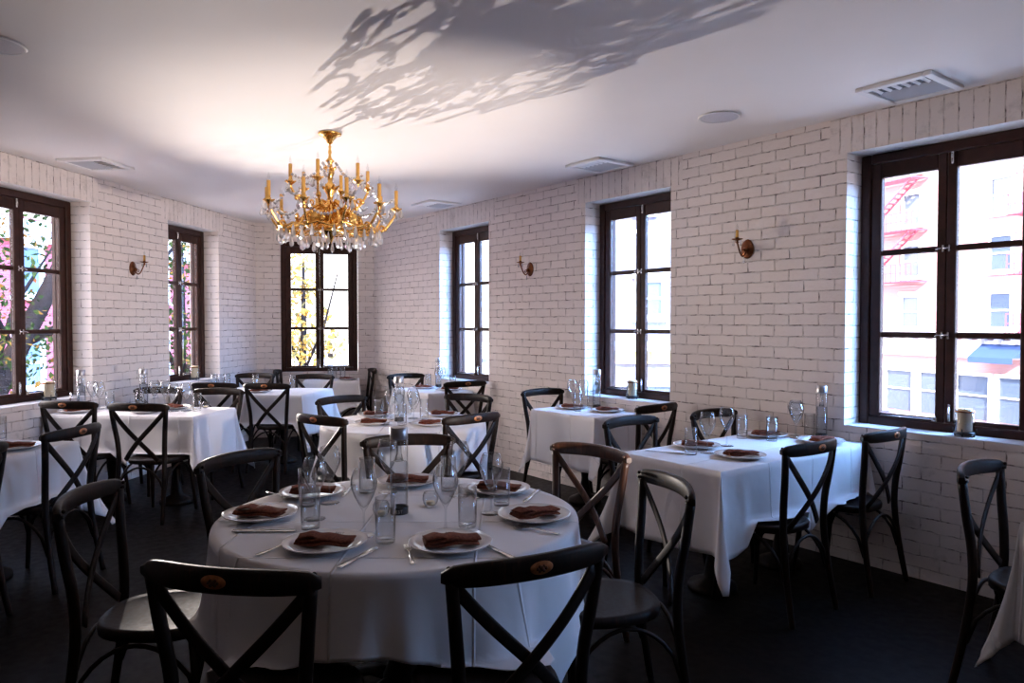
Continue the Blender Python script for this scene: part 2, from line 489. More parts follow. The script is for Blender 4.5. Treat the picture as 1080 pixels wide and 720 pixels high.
# ------------------------------------------------------------------ windows
G = [.930, 1.425, 1.938, 2.408]      # glass bottom, two muntins, glass top
def window(name, P, D, N, a, b, e=.185):
    """double casement in the opening a..b, front of the frame e behind the wall face"""
    c = P+D*((a+b)/2)+N*e
    rz = math.atan2(D.y, D.x)
    # local: x along D, y = outward or inward depending on the handedness
    sgn = 1 if (Vector((-D.y, D.x, 0)).dot(N) > 0) else -1
    W = b-a
    hw = W/2
    fr = MB()
    ft = .062; fd = .09
    z0, z1 = ZS+.002, ZT-.002
    Y = lambda y: y*sgn
    hw -= .002
    fr.bbox((-hw+ft/2, Y(fd/2), (z0+z1)/2), (ft, fd, z1-z0), .006)
    fr.bbox((hw-ft/2, Y(fd/2), (z0+z1)/2), (ft, fd, z1-z0), .006)
    fr.bbox((0, Y(fd/2), z0+.026), (2*hw-2*ft, fd-.004, .052), .006)
    fr.bbox((0, Y(fd/2), z1-ft/2), (2*hw-2*ft, fd-.004, ft), .006)
    # outer stop bead
    for s in (-1, 1):
        fr.box((s*(hw-ft-.008), Y(fd+.012), (z0+z1)/2), (.05, .03, z1-z0-.02))
    root = fr.build(name, M['winframe'], None, c, (0, 0, rz))
    tag(root, kind='structure')
    iw = hw-ft-.002
    sw = iw-.001
    for s in (-1, 1):
        sm = MB()
        x0 = 0.001 if s > 0 else -iw
        x1 = iw if s > 0 else -.001
        st = .062; mst = .052
        xl, xr = x0, x1
        zb, zt = z0+.054, z1-ft-.002
        lw = mst if s > 0 else st
        rw = st if s > 0 else mst
        yc = Y(.012+.022)
        sd = .044
        sm.bbox((xl+lw/2, yc, (zb+zt)/2), (lw, sd, zt-zb), .005)
        sm.bbox((xr-rw/2, yc, (zb+zt)/2), (rw, sd, zt-zb), .005)
        cx = (xl+lw+xr-rw)/2; gw = xr-rw-xl-lw
        sm.bbox((cx, yc, (zb+G[0])/2), (gw, sd-.002, G[0]-zb), .004)
        sm.bbox((cx, yc, (zt+G[3])/2), (gw, sd-.002, zt-G[3]), .004)
        for g in G[1:3]:
            sm.bbox((cx, yc, g), (gw, sd-.010, .036), .006)
        sash = sm.build('sash', M['winframe'], root)
        KIDS.setdefault(root.name, []).append(sash)
        pm = MB()
        for gz0, gz1 in ((G[0], G[1]-.018), (G[1]+.018, G[2]-.018), (G[2]+.018, G[3])):
            pm.box((cx, yc, (gz0+gz1)/2), (gw-.002, .004, gz1-gz0-.002))
        p = pm.build('glass_panes', M['pane'], sash)
        p['label'] = 'clear glass panes'
    # surface bolt fittings on the meeting stiles
    for g in G[1:3]:
        h = MB()
        for s in (-1, 1):
            h.bbox((s*.017, Y(.007), g), (.012, .010, .042), .003)
        h.tube([(-.025, Y(.003), g), (.025, Y(.003), g)], .006, 8)
        h.tube([(.02, Y(.0), g+.004), (.05, Y(-.012), g-.006)], .004, 6)
        h.build('latch', M['chrome'], root)
    for zz, hh in ((z1-.10, .075), (z0+.115, .105)):
        h = MB()
        h.bbox((-.03, Y(.005), zz), (.014, .012, hh), .003)
        h.tube([(-.03, Y(-.004), zz-hh*.35), (-.03, Y(-.004), zz+hh*.35)], .0045, 8)
        h.build('slide_bolt', M['chrome'], root)
    h = MB()
    h.tube([(.05, Y(.004), z0+.07), (.05, Y(-.012), z0+.07), (min(.36, iw-.06), Y(-.012), z0+.068)], .005, 8)
    h.bbox((.05, Y(.004), z0+.07), (.03, .01, .03), .003)
    h.build('stay_arm', M['chrome'], root)
    sl = MB()
    sl.bbox((0, Y(-e/2-.0), ZS-.003), (W-.004, e-.002, .016), .003)
    sl.build('window_sill', M['sill'], root)
    return root
nwin = 0
for a, b in WR: nwin += 1; window('window_%d' % nwin, P1, D1, N1, a, b, .172)
for a, b in WL: nwin += 1; window('window_%d' % nwin, P2, D2, N2, a, b, .18)
for a, b in WB: nwin += 1; window('window_%d' % nwin, P3, D3, N3, a, b, .03)

# ------------------------------------------------------------------ ceiling fittings
def vent(loc, rz, label, S=.40):
    r = empty('ceiling_vent', loc, rz, label, 'vent', 'square diffusers in the ceiling')
    f = MB()
    h = S/2; t = .045
    for s in (-1, 1):
        f.bbox((s*(h-t/2), 0, -.011), (t, S, .022), .004)
        f.bbox((0, s*(h-t/2), -.011), (S-2*t, t, .022), .004)
    f.build('frame', M['vent'], r)
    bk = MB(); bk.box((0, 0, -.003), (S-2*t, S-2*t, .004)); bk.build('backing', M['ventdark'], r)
    iw = h-t
    for i in range(9):
        y = -iw+.012+i*(iw*1.25)/9
        m = MB()
        m.box((-.0, y, -.012), (2*iw-.004, .016, .0025), Matrix.Rotation(math.radians(35), 3, 'X'))
        m.build('louvre', M['ventgrey'], r)
    for i in range(6):
        m = MB()
        x = -iw+.03+i*.05
        m.box((x, iw-.06, -.012), (.016, .105, .0025), Matrix.Rotation(math.radians(35), 3, 'Y'))
        m.build('louvre', M['vent'], r)
    return r
a1 = ang(D1); a2 = ang(D2); a3 = ang(D3)
vent(FR(.28, .29, ZC), a1, 'square white ceiling vent above the big right-hand window')
vent(FR(2.72, .27, ZC), a1, 'square white ceiling vent above the middle right-hand window')
vent(FR(5.22, .30, ZC), a1, 'small square ceiling vent beside the chandelier, farthest back on the right')
vent(FL(.63, .42, ZC), a2+PI, 'square white ceiling vent above the left-hand wall')
def speaker(loc, label):
    r = empty('ceiling_speaker', loc, 0, label, 'speaker', 'round ceiling speakers')
    m = MB(); m.lathe([(.128, 0), (.130, -.006), (.124, -.010), (.116, -.008)], 40); m.build('trim_ring', M['vent'], r)
    m = MB(); m.lathe([(.116, -.007), (.06, -.009), (0, -.010)], 40); m.build('grille', M['speaker'], r)
speaker(FR(1.27, .64, ZC), 'round flat speaker in the ceiling between two vents on the right')
speaker(at(-6, 46, ZC), 'round grey speaker at the left edge of the ceiling')

# ------------------------------------------------------------------ chandelier
def flame_bulb(h=.055, r=.011):
    m = MB(); m.lathe([(.006, 0), (r*.8, h*.12), (r, h*.3), (r*.8, h*.55), (r*.35, h*.8), (.0015, h)], 10); return m
def drop_mesh(ln=.085, r=.016, seg=6):
    m = MB(); m.lathe([(.0008, ln), (.0012, ln*.9), (r*.35, ln*.84), (r*.45, ln*.74), (r, ln*.28), (r*.8, ln*.12), (.0008, 0)], seg, smooth=False)
    m.v = [(x, y*.62, z-ln) for x, y, z in m.v]
    return m
def chandelier(loc):
    r = empty('chandelier', loc, 0, 'gilt brass chandelier with candle tubes and crystal drops hanging from the ceiling', 'chandelier')
    m = MB(); m.lathe([(.0, 0), (.070, 0), (.080, -.006), (.076, -.014), (.050, -.022), (.042, -.034), (.026, -.05), (.018, -.07), (.008, -.078), (0, -.08)], 28)
    m.build('ceiling_canopy', M['brass'], r)
    m = MB()
    prof = [(.004, -.08), (.010, -.09), (.008, -.11), (.013, -.13), (.008, -.15), (.012, -.17), (.030, -.19), (.020, -.20), (.012, -.215), (.024, -.24), (.030, -.27), (.018, -.30), (.014, -.33), (.034, -.36), (.040, -.39), (.022, -.42), (.016, -.46), (.036, -.50), (.050, -.54), (.060, -.58), (.052, -.62), (.085, -.645), (.070, -.67), (.030, -.70), (.018, -.73), (.006, -.75)]
    m.lathe(prof, 24)
    # acanthus leaf ruffles round the stem
    for zz, rr, nn in ((-.24, .03, 6), (-.37, .045, 7), (-.50, .05, 8), (-.60, .075, 10)):
        for i in range(nn):
            a = 2*PI*i/nn
            ca, sa = math.cos(a), math.sin(a)
            m.tube([(ca*rr*.5, sa*rr*.5, zz-.03), (ca*rr, sa*rr, zz), (ca*rr*1.35, sa*rr*1.35, zz+.012), (ca*rr*1.45, sa*rr*1.45, zz-.004)], [.007, .009, .006, .003], 6)
    m.build('stem', M['brass'], r)
    def arm(a, R, zb, z0, big, twist=0):
        ca, sa = math.cos(a), math.sin(a)
        def p(rr, z, side=0): return (ca*rr-sa*side, sa*rr+ca*side, z)
        m = MB()
        n = 26
        pts = []
        for i in range(n+1):
            u = i/n
            rr = .045+(R-.045)*u
            if big: z = z0+.055*math.sin(min(1, u/.45)*PI)*(1 if u < .45 else 0)-.07*math.sin(max(0, (u-.35)/.65)*PI)+(zb-.03-z0)*max(0, (u-.72)/.28)**1.6
            else: z = z0-.065*math.sin(u*PI)+(zb-.03-z0)*u**3
            pts.append(p(rr, z, .012*math.sin(u*2*PI)))
        m.tube(pts, [.0120-.004*i/n for i in range(n+1)], 7)
        # scrolls and leaves on the arm
        for u0, sz, sg in ((.22, .040, 1), (.42, .036, -1), (.62, .030, 1), (.82, .024, 1)):
            i0 = int(u0*n)
            c = Vector(pts[i0])
            sp = []
            for j in range(15):
                t = j/14*2.1*PI*1.15
                rad = sz*(1-.75*j/14)
                sp.append((c.x+ca*(math.cos(t)*rad-sz), c.y+sa*(math.cos(t)*rad-sz), c.z+sg*math.sin(t)*rad))
            m.tube(sp, [.008-.004*j/14 for j in range(15)], 6)
            m.ball(c, .017, 8)
        a_ = m.build('arm', M['brass'], r)
        b = MB()
        e = p(R, 0)
        b.lathe([(.004, zb-.045), (.010, zb-.04), (.006, zb-.03), (.014, zb-.018), (.030, zb-.006), (.036, zb+.001), (.032, zb+.002), (.012, zb-.002), (.016, zb+.012), (.010, zb+.022), (.013, zb+.03), (.0, zb+.031)], 16, (e[0], e[1], 0))
        for k in range(6):
            q = 2*PI*k/6
            b.ball((e[0]+math.cos(q)*.034, e[1]+math.sin(q)*.034, zb+.001), .0055, 6)
        b.build('drip_pan', M['brass'], a_)
        c = MB(); ch = .095 if big else .085
        c.lathe([(.0125, zb+.03), (.0125, zb+.03+ch), (.006, zb+.031+ch), (0, zb+.031+ch)], 12, (e[0], e[1], 0))
        c.build('candle_tube', M['waxcandle'], a_)
        f = flame_bulb(); f.build('bulb', M['bulb'], a_, (e[0], e[1], zb+.03+ch))
        return e, a_
    drop_me = drop_mesh(.092, .0215).mesh('crystal_pendant', M['crystal'])
    small_me = drop_mesh(.062, .0160).mesh('crystal_drop', M['crystal'])
    def hang(me, name, x, y, z, a):
        o = bpy.data.objects.new(name, me); COL.objects.link(o); o.parent = r; o.location = (x, y, z); o.rotation_euler = (0, 0, a)
    nd = 0
    for i in range(10):
        a = 2*PI*(i+.25)/10
        e, _ = arm(a, .445 if i % 2 == 0 else .415, -.505, -.60, True)
        for k in range(3):
            q = a+(k-1)*1.5
            hang(small_me, 'crystal_drop', e[0]+math.cos(q)*.034, e[1]+math.sin(q)*.036, -.51, q); nd += 1
    for i in range(6):
        a = 2*PI*(i+.45)/6
        e, _ = arm(a, .262, -.35, -.46, False)
        for k in range(2):
            q = a+(k-.5)*2.2
            hang(small_me, 'crystal_drop', e[0]+math.cos(q)*.034, e[1]+math.sin(q)*.036, -.355, q); nd += 1
    # pierced gilt ring and rosettes low down
    m = MB()
    pts = [(.335*math.cos(2*PI*i/48), .335*math.sin(2*PI*i/48), -.655+.012*math.cos(2*PI*i/48*12)) for i in range(49)]
    m.tube(pts, .006, 6, caps=False)
    pts = [(.18*math.cos(2*PI*i/36), .18*math.sin(2*PI*i/36), -.68) for i in range(37)]
    m.tube(pts, .006, 6, caps=False)
    for i in range(10):
        a = 2*PI*i/10
        m.tube([(.05*math.cos(a), .05*math.sin(a), -.64), (.18*math.cos(a), .18*math.sin(a), -.68), (.335*math.cos(a), .335*math.sin(a), -.655)], .005, 6)
    m.build('hoop_frame', M['brass'], r)
    for i in range(5):
        a = 2*PI*(i+.6)/5
        m = MB()
        c0 = Vector((.215*math.cos(a), .215*math.sin(a), -.60))
        rot = Matrix.Rotation(a, 3, 'Z') @ Matrix.Rotation(PI/2, 3, 'Y')
        m.lathe([(0, .016), (.012, .014), (.018, .006), (.030, .010), (.040, .002), (.050, .004), (.052, -.004), (0, -.006)], 16, c0, True, 0, rot)
        for k in range(10):
            q = 2*PI*k/10
            m.ball(c0+rot @ Vector((math.cos(q)*.046, math.sin(q)*.046, .004)), .011, 6)
        m.build('rosette', M['brass'], r)
    for i in range(30):
        a = 2*PI*i/30
        hang(drop_me, 'crystal_pendant', .335*math.cos(a), .335*math.sin(a), -.648-.018*(i % 2), a)
    for i in range(18):
        a = 2*PI*i/18
        hang(drop_me, 'crystal_pendant', .19*math.cos(a), .19*math.sin(a), -.685-.02*(i % 2), a)
    # bead swags from the top crown to the upper arms and from the upper to the lower tier
    bead = lambda m, x, y, z, rr: m.lathe([(0, rr), (rr, 0), (0, -rr)], 6, (x, y, z), False)
    for i in range(12):
        a = 2*PI*(i+.2)/12
        m = MB()
        for k in range(11):
            u = k/10
            rr = .05+.21*u if i % 2 else .26+.16*u
            z = (-.21-.10*u-.06*math.sin(u*PI)) if i % 2 else (-.33-.12*u-.07*math.sin(u*PI))
            bead(m, rr*math.cos(a), rr*math.sin(a), z, .0125)
        m.build('bead_swag', M['crystal'], r)
    for i in range(10):
        a = 2*PI*(i+.75)/10
        m = MB()
        for k in range(13):
            u = k/12-.5
            q = a+u*2*PI/10
            rr = .40
            bead(m, rr*math.cos(q), rr*math.sin(q), -.52-.085*(1-4*u*u), .0125)
        m.build('bead_swag', M['crystal'], r)
    return r
chandelier((-1.24, 5.0, ZC-.0005))

# ------------------------------------------------------------------ sconces
def sconce_proto():
    r = empty('wall_sconce')
    rot = Matrix.Rotation(PI/2, 3, 'X')      # lathe axis -> -Y ... plate faces -Y
    m = MB()
    m.lathe([(0, .022), (.018, .020), (.026, .012), (.044, .010), (.052, .004), (.050, 0), (0, 0)], 24, (0, 0, 0), True, 0, rot)
    m.v = [(x, y, z*1.32) for x, y, z in m.v]
    kid(r, m.build('backplate', M['darkbrass']))
    m = MB()
    pts = []
    for i in range(17):
        u = i/16
        pts.append((0, -.018-.105*u, -.015-.045*math.sin(u*PI*1.15)+.035*u*u))
    m.tube(pts, .006, 7)
    sp = []
    for j in range(14):
        t = j/13*2.2*PI
        rr = .020*(1-.7*j/13)
        sp.append((0, -.055+math.cos(t)*rr, -.025+math.sin(t)*rr))
    m.tube(sp, .0035, 6)
    m.ball((0, -.03, -.01), .018, 10)
    kid(r, m.build('arm', M['darkbrass']))
    e = pts[-1]
    m = MB(); zb = e[2]+.02
    m.lathe([(.005, zb-.03), (.010, zb-.02), (.006, zb-.01), (.030, zb-.003), (.040, zb+.003), (.012, zb), (.012, zb+.014), (0, zb+.015)], 16, (0, e[1], 0))
    kid(r, m.build('drip_pan', M['darkbrass']))
    m = MB(); m.lathe([(.0105, zb+.014), (.0105, zb+.064), (0, zb+.065)], 12, (0, e[1], 0)); kid(r, m.build('candle_tube', M['brass']))
    m = flame_bulb(.045, .0095); m.v = [(x, y+e[1], z+zb+.064) for x, y, z in m.v]; kid(r, m.build('bulb', M['bulb']))
    for dx, dy, dz in ((-.03, e[1], zb-.002), (.03, e[1], zb-.002), (0, -.045, -.06)):
        m = drop_mesh(.045, .010); m.v = [(x+dx, y+dy, z+dz) for x, y, z in m.v]; kid(r, m.build('crystal_drop', M['crystal']))
    return r
sp_ = sconce_proto()
place(sp_, FR(1.50, .001, 2.02), a1, 'brass wall sconce between the big and middle right-hand windows', 'brass candle sconces')
# local -Y must point into the room: rotate so that -Y = -N
def face_rz(N):  # rotation about z that takes +Y to N (so -Y points into the room)
    return math.atan2(N.y, N.x)-PI/2
sp_.rotation_euler = (0, 0, face_rz(N1))
place(sp_, FR(3.96, .001, 2.02), face_rz(N1), 'brass wall sconce between the middle and far right-hand windows', 'brass candle sconces')
place(sp_, FL(1.67, .001, 2.02), face_rz(N2), 'brass wall sconce on the left wall between its two windows', 'brass candle sconces')

# ------------------------------------------------------------------ chair
SEAT_Z = .462
def chair_proto(wood, name='crossback_chair'):
    r = empty(name)
    # seat: rounded trapezoid, saddle top
    m = MB()
    def outline(k, z, n=28):
        o = []
        for i in range(n):
            a = 2*PI*i/n
            c, s = math.cos(a), math.sin(a)
            e = .72
            x = math.copysign(abs(c)**e, c); y = math.copysign(abs(s)**e, s)
            w = .205+.022*y
            o.append((x*w*k, y*.200*k+.005, z))
        return o
    m.loft([outline(.90, SEAT_Z-.040), outline(.99, SEAT_Z-.036), outline(1.0, SEAT_Z-.012), outline(.97, SEAT_Z), outline(.86, SEAT_Z-.003), outline(.5, SEAT_Z-.009), outline(.05, SEAT_Z-.010)], True, True, True)
    kid(r, m.build('seat', wood))
    # rear legs run on up as the back posts
    for s in (-1, 1):
        m = MB()
        cp = [(.205, -.275, 0), (.192, -.235, .22), (.186, -.210, .43), (.190, -.212, .58), (.206, -.228, .72), (.222, -.240, .855)]
        pts = []
        for i in range(len(cp)-1):
            for k in range(4):
                u = k/4
                p0 = Vector(cp[max(i-1, 0)]); p1 = Vector(cp[i]); p2 = Vector(cp[i+1]); p3 = Vector(cp[min(i+2, len(cp)-1)])
                pts.append(.5*((2*p1)+(-p0+p2)*u+(2*p0-5*p1+4*p2-p3)*u*u+(-p0+3*p1-3*p2+p3)*u**3))
        pts.append(Vector(cp[-1]))
        m.tube([(s*p.x, p.y, p.z) for p in pts], [.0150+.0035*math.sin(min(1, i/len(pts)*1.1)*PI*.75) for i in range(len(pts))], 9)
        kid(r, m.build('leg', wood))
        m = MB()
        m.tube([(s*.165, .165, SEAT_Z-.036), (s*.172, .178, .25), (s*.188, .205, 0)], [.0165, .0155, .0125], 9)
        kid(r, m.build('leg', wood))
    # curved top rail
    m = MB()
    rings = []
    n = 18
    for i in range(n+1):
        u = -1+2*i/n
        x = .247*u
        y = -.232-.062*(1-u*u)
        ht = .0310*(1-.35*abs(u)**6) if abs(u) < 1 else .012
        zc = .866+.008*(1-u*u)
        th = .0125
        tx, ty = 1, .062*2*u/.247
        l = math.hypot(tx, ty); nx, ny = -ty/l, tx/l
        sec = [(-th, -ht*.7), (-th*.6, -ht), (th*.6, -ht), (th, -ht*.7), (th, ht*.7), (th*.6, ht), (-th*.6, ht), (-th, ht*.7)]
        rings.append([(x+nx*a, y+ny*a, zc+b) for a, b in sec])
    m.loft(rings, True, True, True)
    for s in (-1, 1):
        m.ball((s*.222, -.222, .880), .0075, 8, 1)
        m.tube([(s*.222, -.243, .858), (s*.226, -.218, .862)], .006, 8)
    kid(r, m.build('top_rail', wood))
    for s, off in ((-1, .0), (1, .013)):
        m = MB()
        pts = []
        for i in range(15):
            u = i/14
            x = s*(.214-.345*u+.010*math.sin(u*PI*2)*.5)
            y = -.240+.035*u-.022*math.sin(u*PI)-off*math.sin(u*PI)
            z = .838-(.838-.462)*u
            pts.append((x, y, z))
        m.tube(pts, 1, 8, True, 0, (.0170, .0055), up=(0, 1, 0))
        kid(r, m.build('cross_slat', wood))
    # bentwood arches under the seat and a hoop
    def arch(a, b, zl, zt):
        a = Vector(a); b = Vector(b)
        pts = []
        for i in range(13):
            u = i/12
            p = a.lerp(b, u); p.z = zl+(zt-zl)*math.sin(u*PI)**.55
            pts.append(p)
        m = MB(); m.tube(pts, .0085, 7)
        kid(r, m.build('brace', wood))
    arch((.178, .188, 0), (-.178, .188, 0), .20, SEAT_Z-.052)
    arch((.192, -.225, 0), (-.192, -.225, 0), .22, SEAT_Z-.052)
    arch((.178, .188, 0), (.192, -.225, 0), .20, SEAT_Z-.052)
    arch((-.178, .188, 0), (-.192, -.225, 0), .20, SEAT_Z-.052)
    # oval badge on the outside of the rail
    m = MB()
    rot = Matrix.Rotation(PI/2, 3, 'X')
    m.lathe([(0, .003), (.031, .003), (.034, .001), (.034, -.004)], 24, (0, 0, 0), True, 0, rot)
    m.v = [(x, y-.3045, z*.54+.874) for x, y, z in m.v]
    bd = m.build('badge', M['badge']); bd['label'] = 'small oval brass-coloured badge'
    kid(r, bd)
    m = MB()
    for k in range(6):
        q = 2*PI*k/6
        m.ball((.0125*math.cos(q), -.3070, .872+.0065*math.sin(q)), .0048, 6)
    m.ball((0, -.3072, .872), .0075, 6)
    kid(bd, m.build('emblem', M['badgedark']))
    return r
CH = chair_proto(M['wood'])
CHW = chair_proto(M['lit_wood'])
SEATS = []
def chair(c, face, label, group='cross-back chairs at the tables', proto=None, toward=None):
    """c = middle of the back rail on the floor plan, face = direction the sitter looks (deg) or a point"""
    c = Vector((c[0], c[1], 0))
    if toward is not None:
        v = Vector((toward[0]-c.x, toward[1]-c.y)); f = math.atan2(v.y, v.x)
    else: f = face
    fv = Vector((math.cos(f), math.sin(f), 0))
    o = c+fv*.25
    SEATS.append((o.x, o.y, f))
    return place(proto or CH, (o.x, o.y, 0), f-PI/2, label, group)

T1 = (-.43, 2.80); T2 = (-.80, 5.40)
chair((-.71, 1.80), math.radians(78), 'dark cross-back chair nearest the camera, left, with an oval badge')
chair((.05, 1.90), math.radians(118), 'dark cross-back chair nearest the camera, right of the round foreground table')
chair((-1.52, 2.60), math.radians(5), 'dark chair tucked in at the left side of the round foreground table', toward=None)
chair((-1.25, 3.325), math.radians(-27), 'dark chair at the back left of the round foreground table')
chair((-.55, 3.86), math.radians(-78), 'dark chair behind the bottle, at the far side of the round foreground table')
chair((.38, 3.53), math.radians(-136), 'warm-lit cross-back chair at the back right of the round foreground table', proto=CHW)
chair((.60, 2.80), math.radians(192), 'dark chair seen side-on at the right of the round foreground table')
G2 = 'chairs round the middle round table'
chair((-1.25, 4.735), math.radians(54), 'dark chair with badge at the near left of the middle round table', G2)
chair((-1.39, 5.92), math.radians(-41), 'bluish dark chair at the far left of the middle round table', G2)
chair((-.26, 4.80), math.radians(133), 'dark chair with badge at the near right of the middle round table', G2)
chair((-.36, 6.085), math.radians(-123), 'dark chair at the far right of the middle round table', G2)
def cR(t, d, sgn, *a, **k):
    f = ang(D1)+(0 if sgn > 0 else PI)
    return chair(FR(t, d)[:2], f+k.pop('tw', 0), *a, **k)
def cL(s, d, sgn, *a, **k):
    f = ang(D2)+(0 if sgn > 0 else PI)
    return chair(FL(s, d)[:2], f+k.pop('tw', 0), *a, **k)
GR = 'chairs along the right-hand wall'
GL = 'chairs along the left-hand wall'
cR(3.45, .27, -1, 'blue-lit chair at the far end of the middle window table', GR)
cR(2.03, .33, 1, 'dark chair with gold badge at the near end of the middle window table', GR, tw=.08)
cR(1.60, 1.08, -1, 'dark chair on the far side of the long right table, aisle end', GR)
cR(1.53, .34, -1, 'dark chair on the far side of the long right table, beside the brick wall', GR)
cR(.40, 1.02, 1, 'dark chair with gold badge on the near side of the long right table, aisle end', GR)
cR(.37, .30, 1, 'dark chair on the near side of the long right table, beside the big window', GR)
cR(-.36, 1.02, -1, 'dark chair standing at the right edge below the sill candle', GR, tw=.04)
cR(5.95, .28, -1, 'blue-lit chair at the far end of the far window table', GR)
cR(4.65, .30, 1, 'dark chair with badge at the near end of the far window table', GR, tw=-.1)
cL(.27, .42, 1, 'dark chair with badge at the near side of the left window table, wall end', GL)
cL(.20, 1.05, 1, 'dark chair with badge at the near side of the left window table, aisle end', GL)
cL(1.43, .42, -1, 'dark chair at the far side of the left window table, before the bright wall', GL)
cL(1.39, 1.03, -1, 'dark chair at the far side of the left window table, aisle end', GL)
cL(2.02, .62, 1, 'dark chair with badge at the far long table, half hidden at its left', GL)
cL(2.03, 1.17, 1, 'dark chair with badge facing the far long table beside the aisle', GL)
cL(3.32, .40, -1, 'dark chair behind the far long table, beside the left wall', GL)
cL(3.27, 1.15, -1, 'dark chair behind the far long table, in front of the back window', GL)
chair(FL(-.98, 1.47)[:2], ang(N2)+.04, 'dark chair with badge facing the small table at the left edge', GL)
chair(FL(-1.69, 1.47)[:2], ang(N2), 'dark chair cut off by the left edge of the picture', GL)
chair(FB(.30, .33)[:2], ang(D3), 'dark chair at the left end of the table under the back window', 'chairs under the back window')
chair(FB(1.47, .27)[:2], ang(D3)+PI+.1, 'dark chair in the corner right of the back window', 'chairs under the back window')

# ------------------------------------------------------------------ tables and cloths
TZ = .757
def rect_table(loc, rz, a, b, label, group='rectangular dining tables'):
    """a x b plan, local x along a"""
    r = empty('dining_table', loc, rz, label, 'table', group)
    m = MB(); m.bbox((0, 0, TZ-.014), (a, b, .026), .005); m.build('tabletop', M['wood'], r)
    m = MB()
    for s in (-1, 1):
        m.box((0, s*(b/2-.055), TZ-.062), (a-.12, .02, .07)); m.box((s*(a/2-.055), 0, TZ-.062), (.02, b-.12, .07))
    m.build('apron', M['wood'], r)
    if True:
        n = 1 if a*b < .6 else 2
        for i in range(n):
            off = 0 if n == 1 else (-.23+.46*i)*max(a, b)
            px, py = (off, 0) if a >= b else (0, off)
            m = MB(); m.lathe([(0, TZ-.03), (.12, TZ-.03), (.12, TZ-.045), (.035, TZ-.055), (.026, TZ-.12), (.036, .50), (.040, .32), (.028, .2), (.042, .12), (.050, .07), (.13, .035), (.138, .02), (.138, 0), (0, 0)], 20, (px, py, 0))
            m.build('pedestal', M['wood'], r)
        return r
    prof = [(.018, 0), (.020, .02), (.014, .05), (.020, .08), (.016, .12), (.024, .35), (.028, .50), (.018, .54), (.028, .57), (.028, TZ-.030)]
    for sx in (-1, 1):
        for sy in (-1, 1):
            m = MB(); m.lathe(prof, 12, (sx*(a/2-.055), sy*(b/2-.055), 0)); m.build('leg', M['wood'], r)
    return r
def round_table(loc, R, label):
    r = empty('round_table', loc, 0, label, 'table', 'round dining tables')
    m = MB(); m.lathe([(0, TZ-.028), (R-.01, TZ-.028), (R, TZ-.022), (R, TZ-.006), (R-.006, TZ-.0005), (0, TZ-.0005)], 48); m.build('tabletop', M['wood'], r)
    m = MB(); m.lathe([(.0, TZ-.03), (.16, TZ-.03), (.16, TZ-.045), (.05, TZ-.06), (.04, TZ-.12), (.055, .45), (.06, .30), (.045, .2), (.07, .14), (.07, .08), (0, .08)], 20); m.build('pedestal', M['wood'], r)
    for k in range(4):
        a = PI/4+PI/2*k
        m = MB(); m.tube([(math.cos(a)*.05, math.sin(a)*.05, .12), (math.cos(a)*.2, math.sin(a)*.2, .09), (math.cos(a)*.36, math.sin(a)*.36, .02)], [.03, .026, .019], 8); m.build('foot', M['wood'], r)
    return r

CZ = TZ+.0035
def seat_push(wx, wy):
    """1 inside a chair seat's footprint, fading out round it; also the outward direction"""
    best = 0; d = None
    for x, y, f in SEATS:
        q = math.hypot(wx-x, wy-y)
        w = 1-(q-.255)/.06
        w = max(0, min(1, w))
        if w > best: best = w; d = (-math.cos(f), -math.sin(f))
    return best, d
def make_cloth(name, loc, rz, per, label, group, seed=0, rows=14):
    """per = list of (P, out, L, flare) in table coordinates round the edge"""
    rr = random.Random(seed)
    m = MB()
    ca, sa = math.cos(rz), math.sin(rz)
    n = len(per)
    grid = []
    # slow random waves along the hem
    ph = [rr.uniform(0, 6.28) for _ in range(6)]
    s = 0
    for j, (P, out, Ld, fl_) in enumerate(per):
        if j: s += (Vector(P)-Vector(per[j-1][0])).length+.02
        col = []
        for k in range(rows+1):
            u = k/rows
            l = Ld*u
            wave = .022*math.sin(s*9+ph[0])+.014*math.sin(s*17+ph[1])+.010*math.sin(s*29+ph[2])
            f = fl_*(.35+.65*u)
            rho = .004+l*f+wave*u**1.3*(Ld/.43)
            z = CZ-l*math.sqrt(max(.1, 1-min(.8, f)**2))
            if k == 0: rho = 0
            z = CZ if k == 0 else z-.001
            x = P[0]+out[0]*rho; y = P[1]+out[1]*rho
            wx, wy = loc[0]+x*ca-y*sa, loc[1]+x*sa+y*ca
            zs = SEAT_Z+.014
            if z < zs:
                w, d = seat_push(loc[0]+(P[0]+out[0]*.05)*ca-(P[1]+out[1]*.05)*sa, loc[1]+(P[0]+out[0]*.05)*sa+(P[1]+out[1]*.05)*ca)
                if w > 0:
                    ex = zs-z
                    z = z+ex*w
                    run = min(ex*.35, .05)*w
                    x += out[0]*run; y += out[1]*run
                    z -= .0
            col.append((x, y, z))
        grid.append(col)
    base = m.add([p for c in grid for p in c])
    w = rows+1
    for j in range(n):
        j2 = (j+1) % n
        for k in range(rows):
            m.face((base+j*w+k, base+j*w+k+1, base+j2*w+k+1, base+j2*w+k), 0, True)
    # the flat top: shares the perimeter vertices
    cx = sum(c[0][0] for c in grid)/n; cy = sum(c[0][1] for c in grid)/n
    ring = [base+j*w for j in range(n)]
    inner = m.add([(cx+(c[0][0]-cx)*.96, cy+(c[0][1]-cy)*.96, CZ) for c in grid])
    for j in range(n):
        j2 = (j+1) % n
        m.face((ring[j], ring[j2], inner+j2, inner+j), 0, True)
    m.face([inner+j for j in range(n)], 0, False)
    o = m.build(name, M['cloth'], None, loc, (0, 0, rz), recalc=True)
    sd = o.modifiers.new('hem', 'SOLIDIFY'); sd.thickness = .0016; sd.offset = 0
    tag(o, label, 'tablecloth', group)
    return o
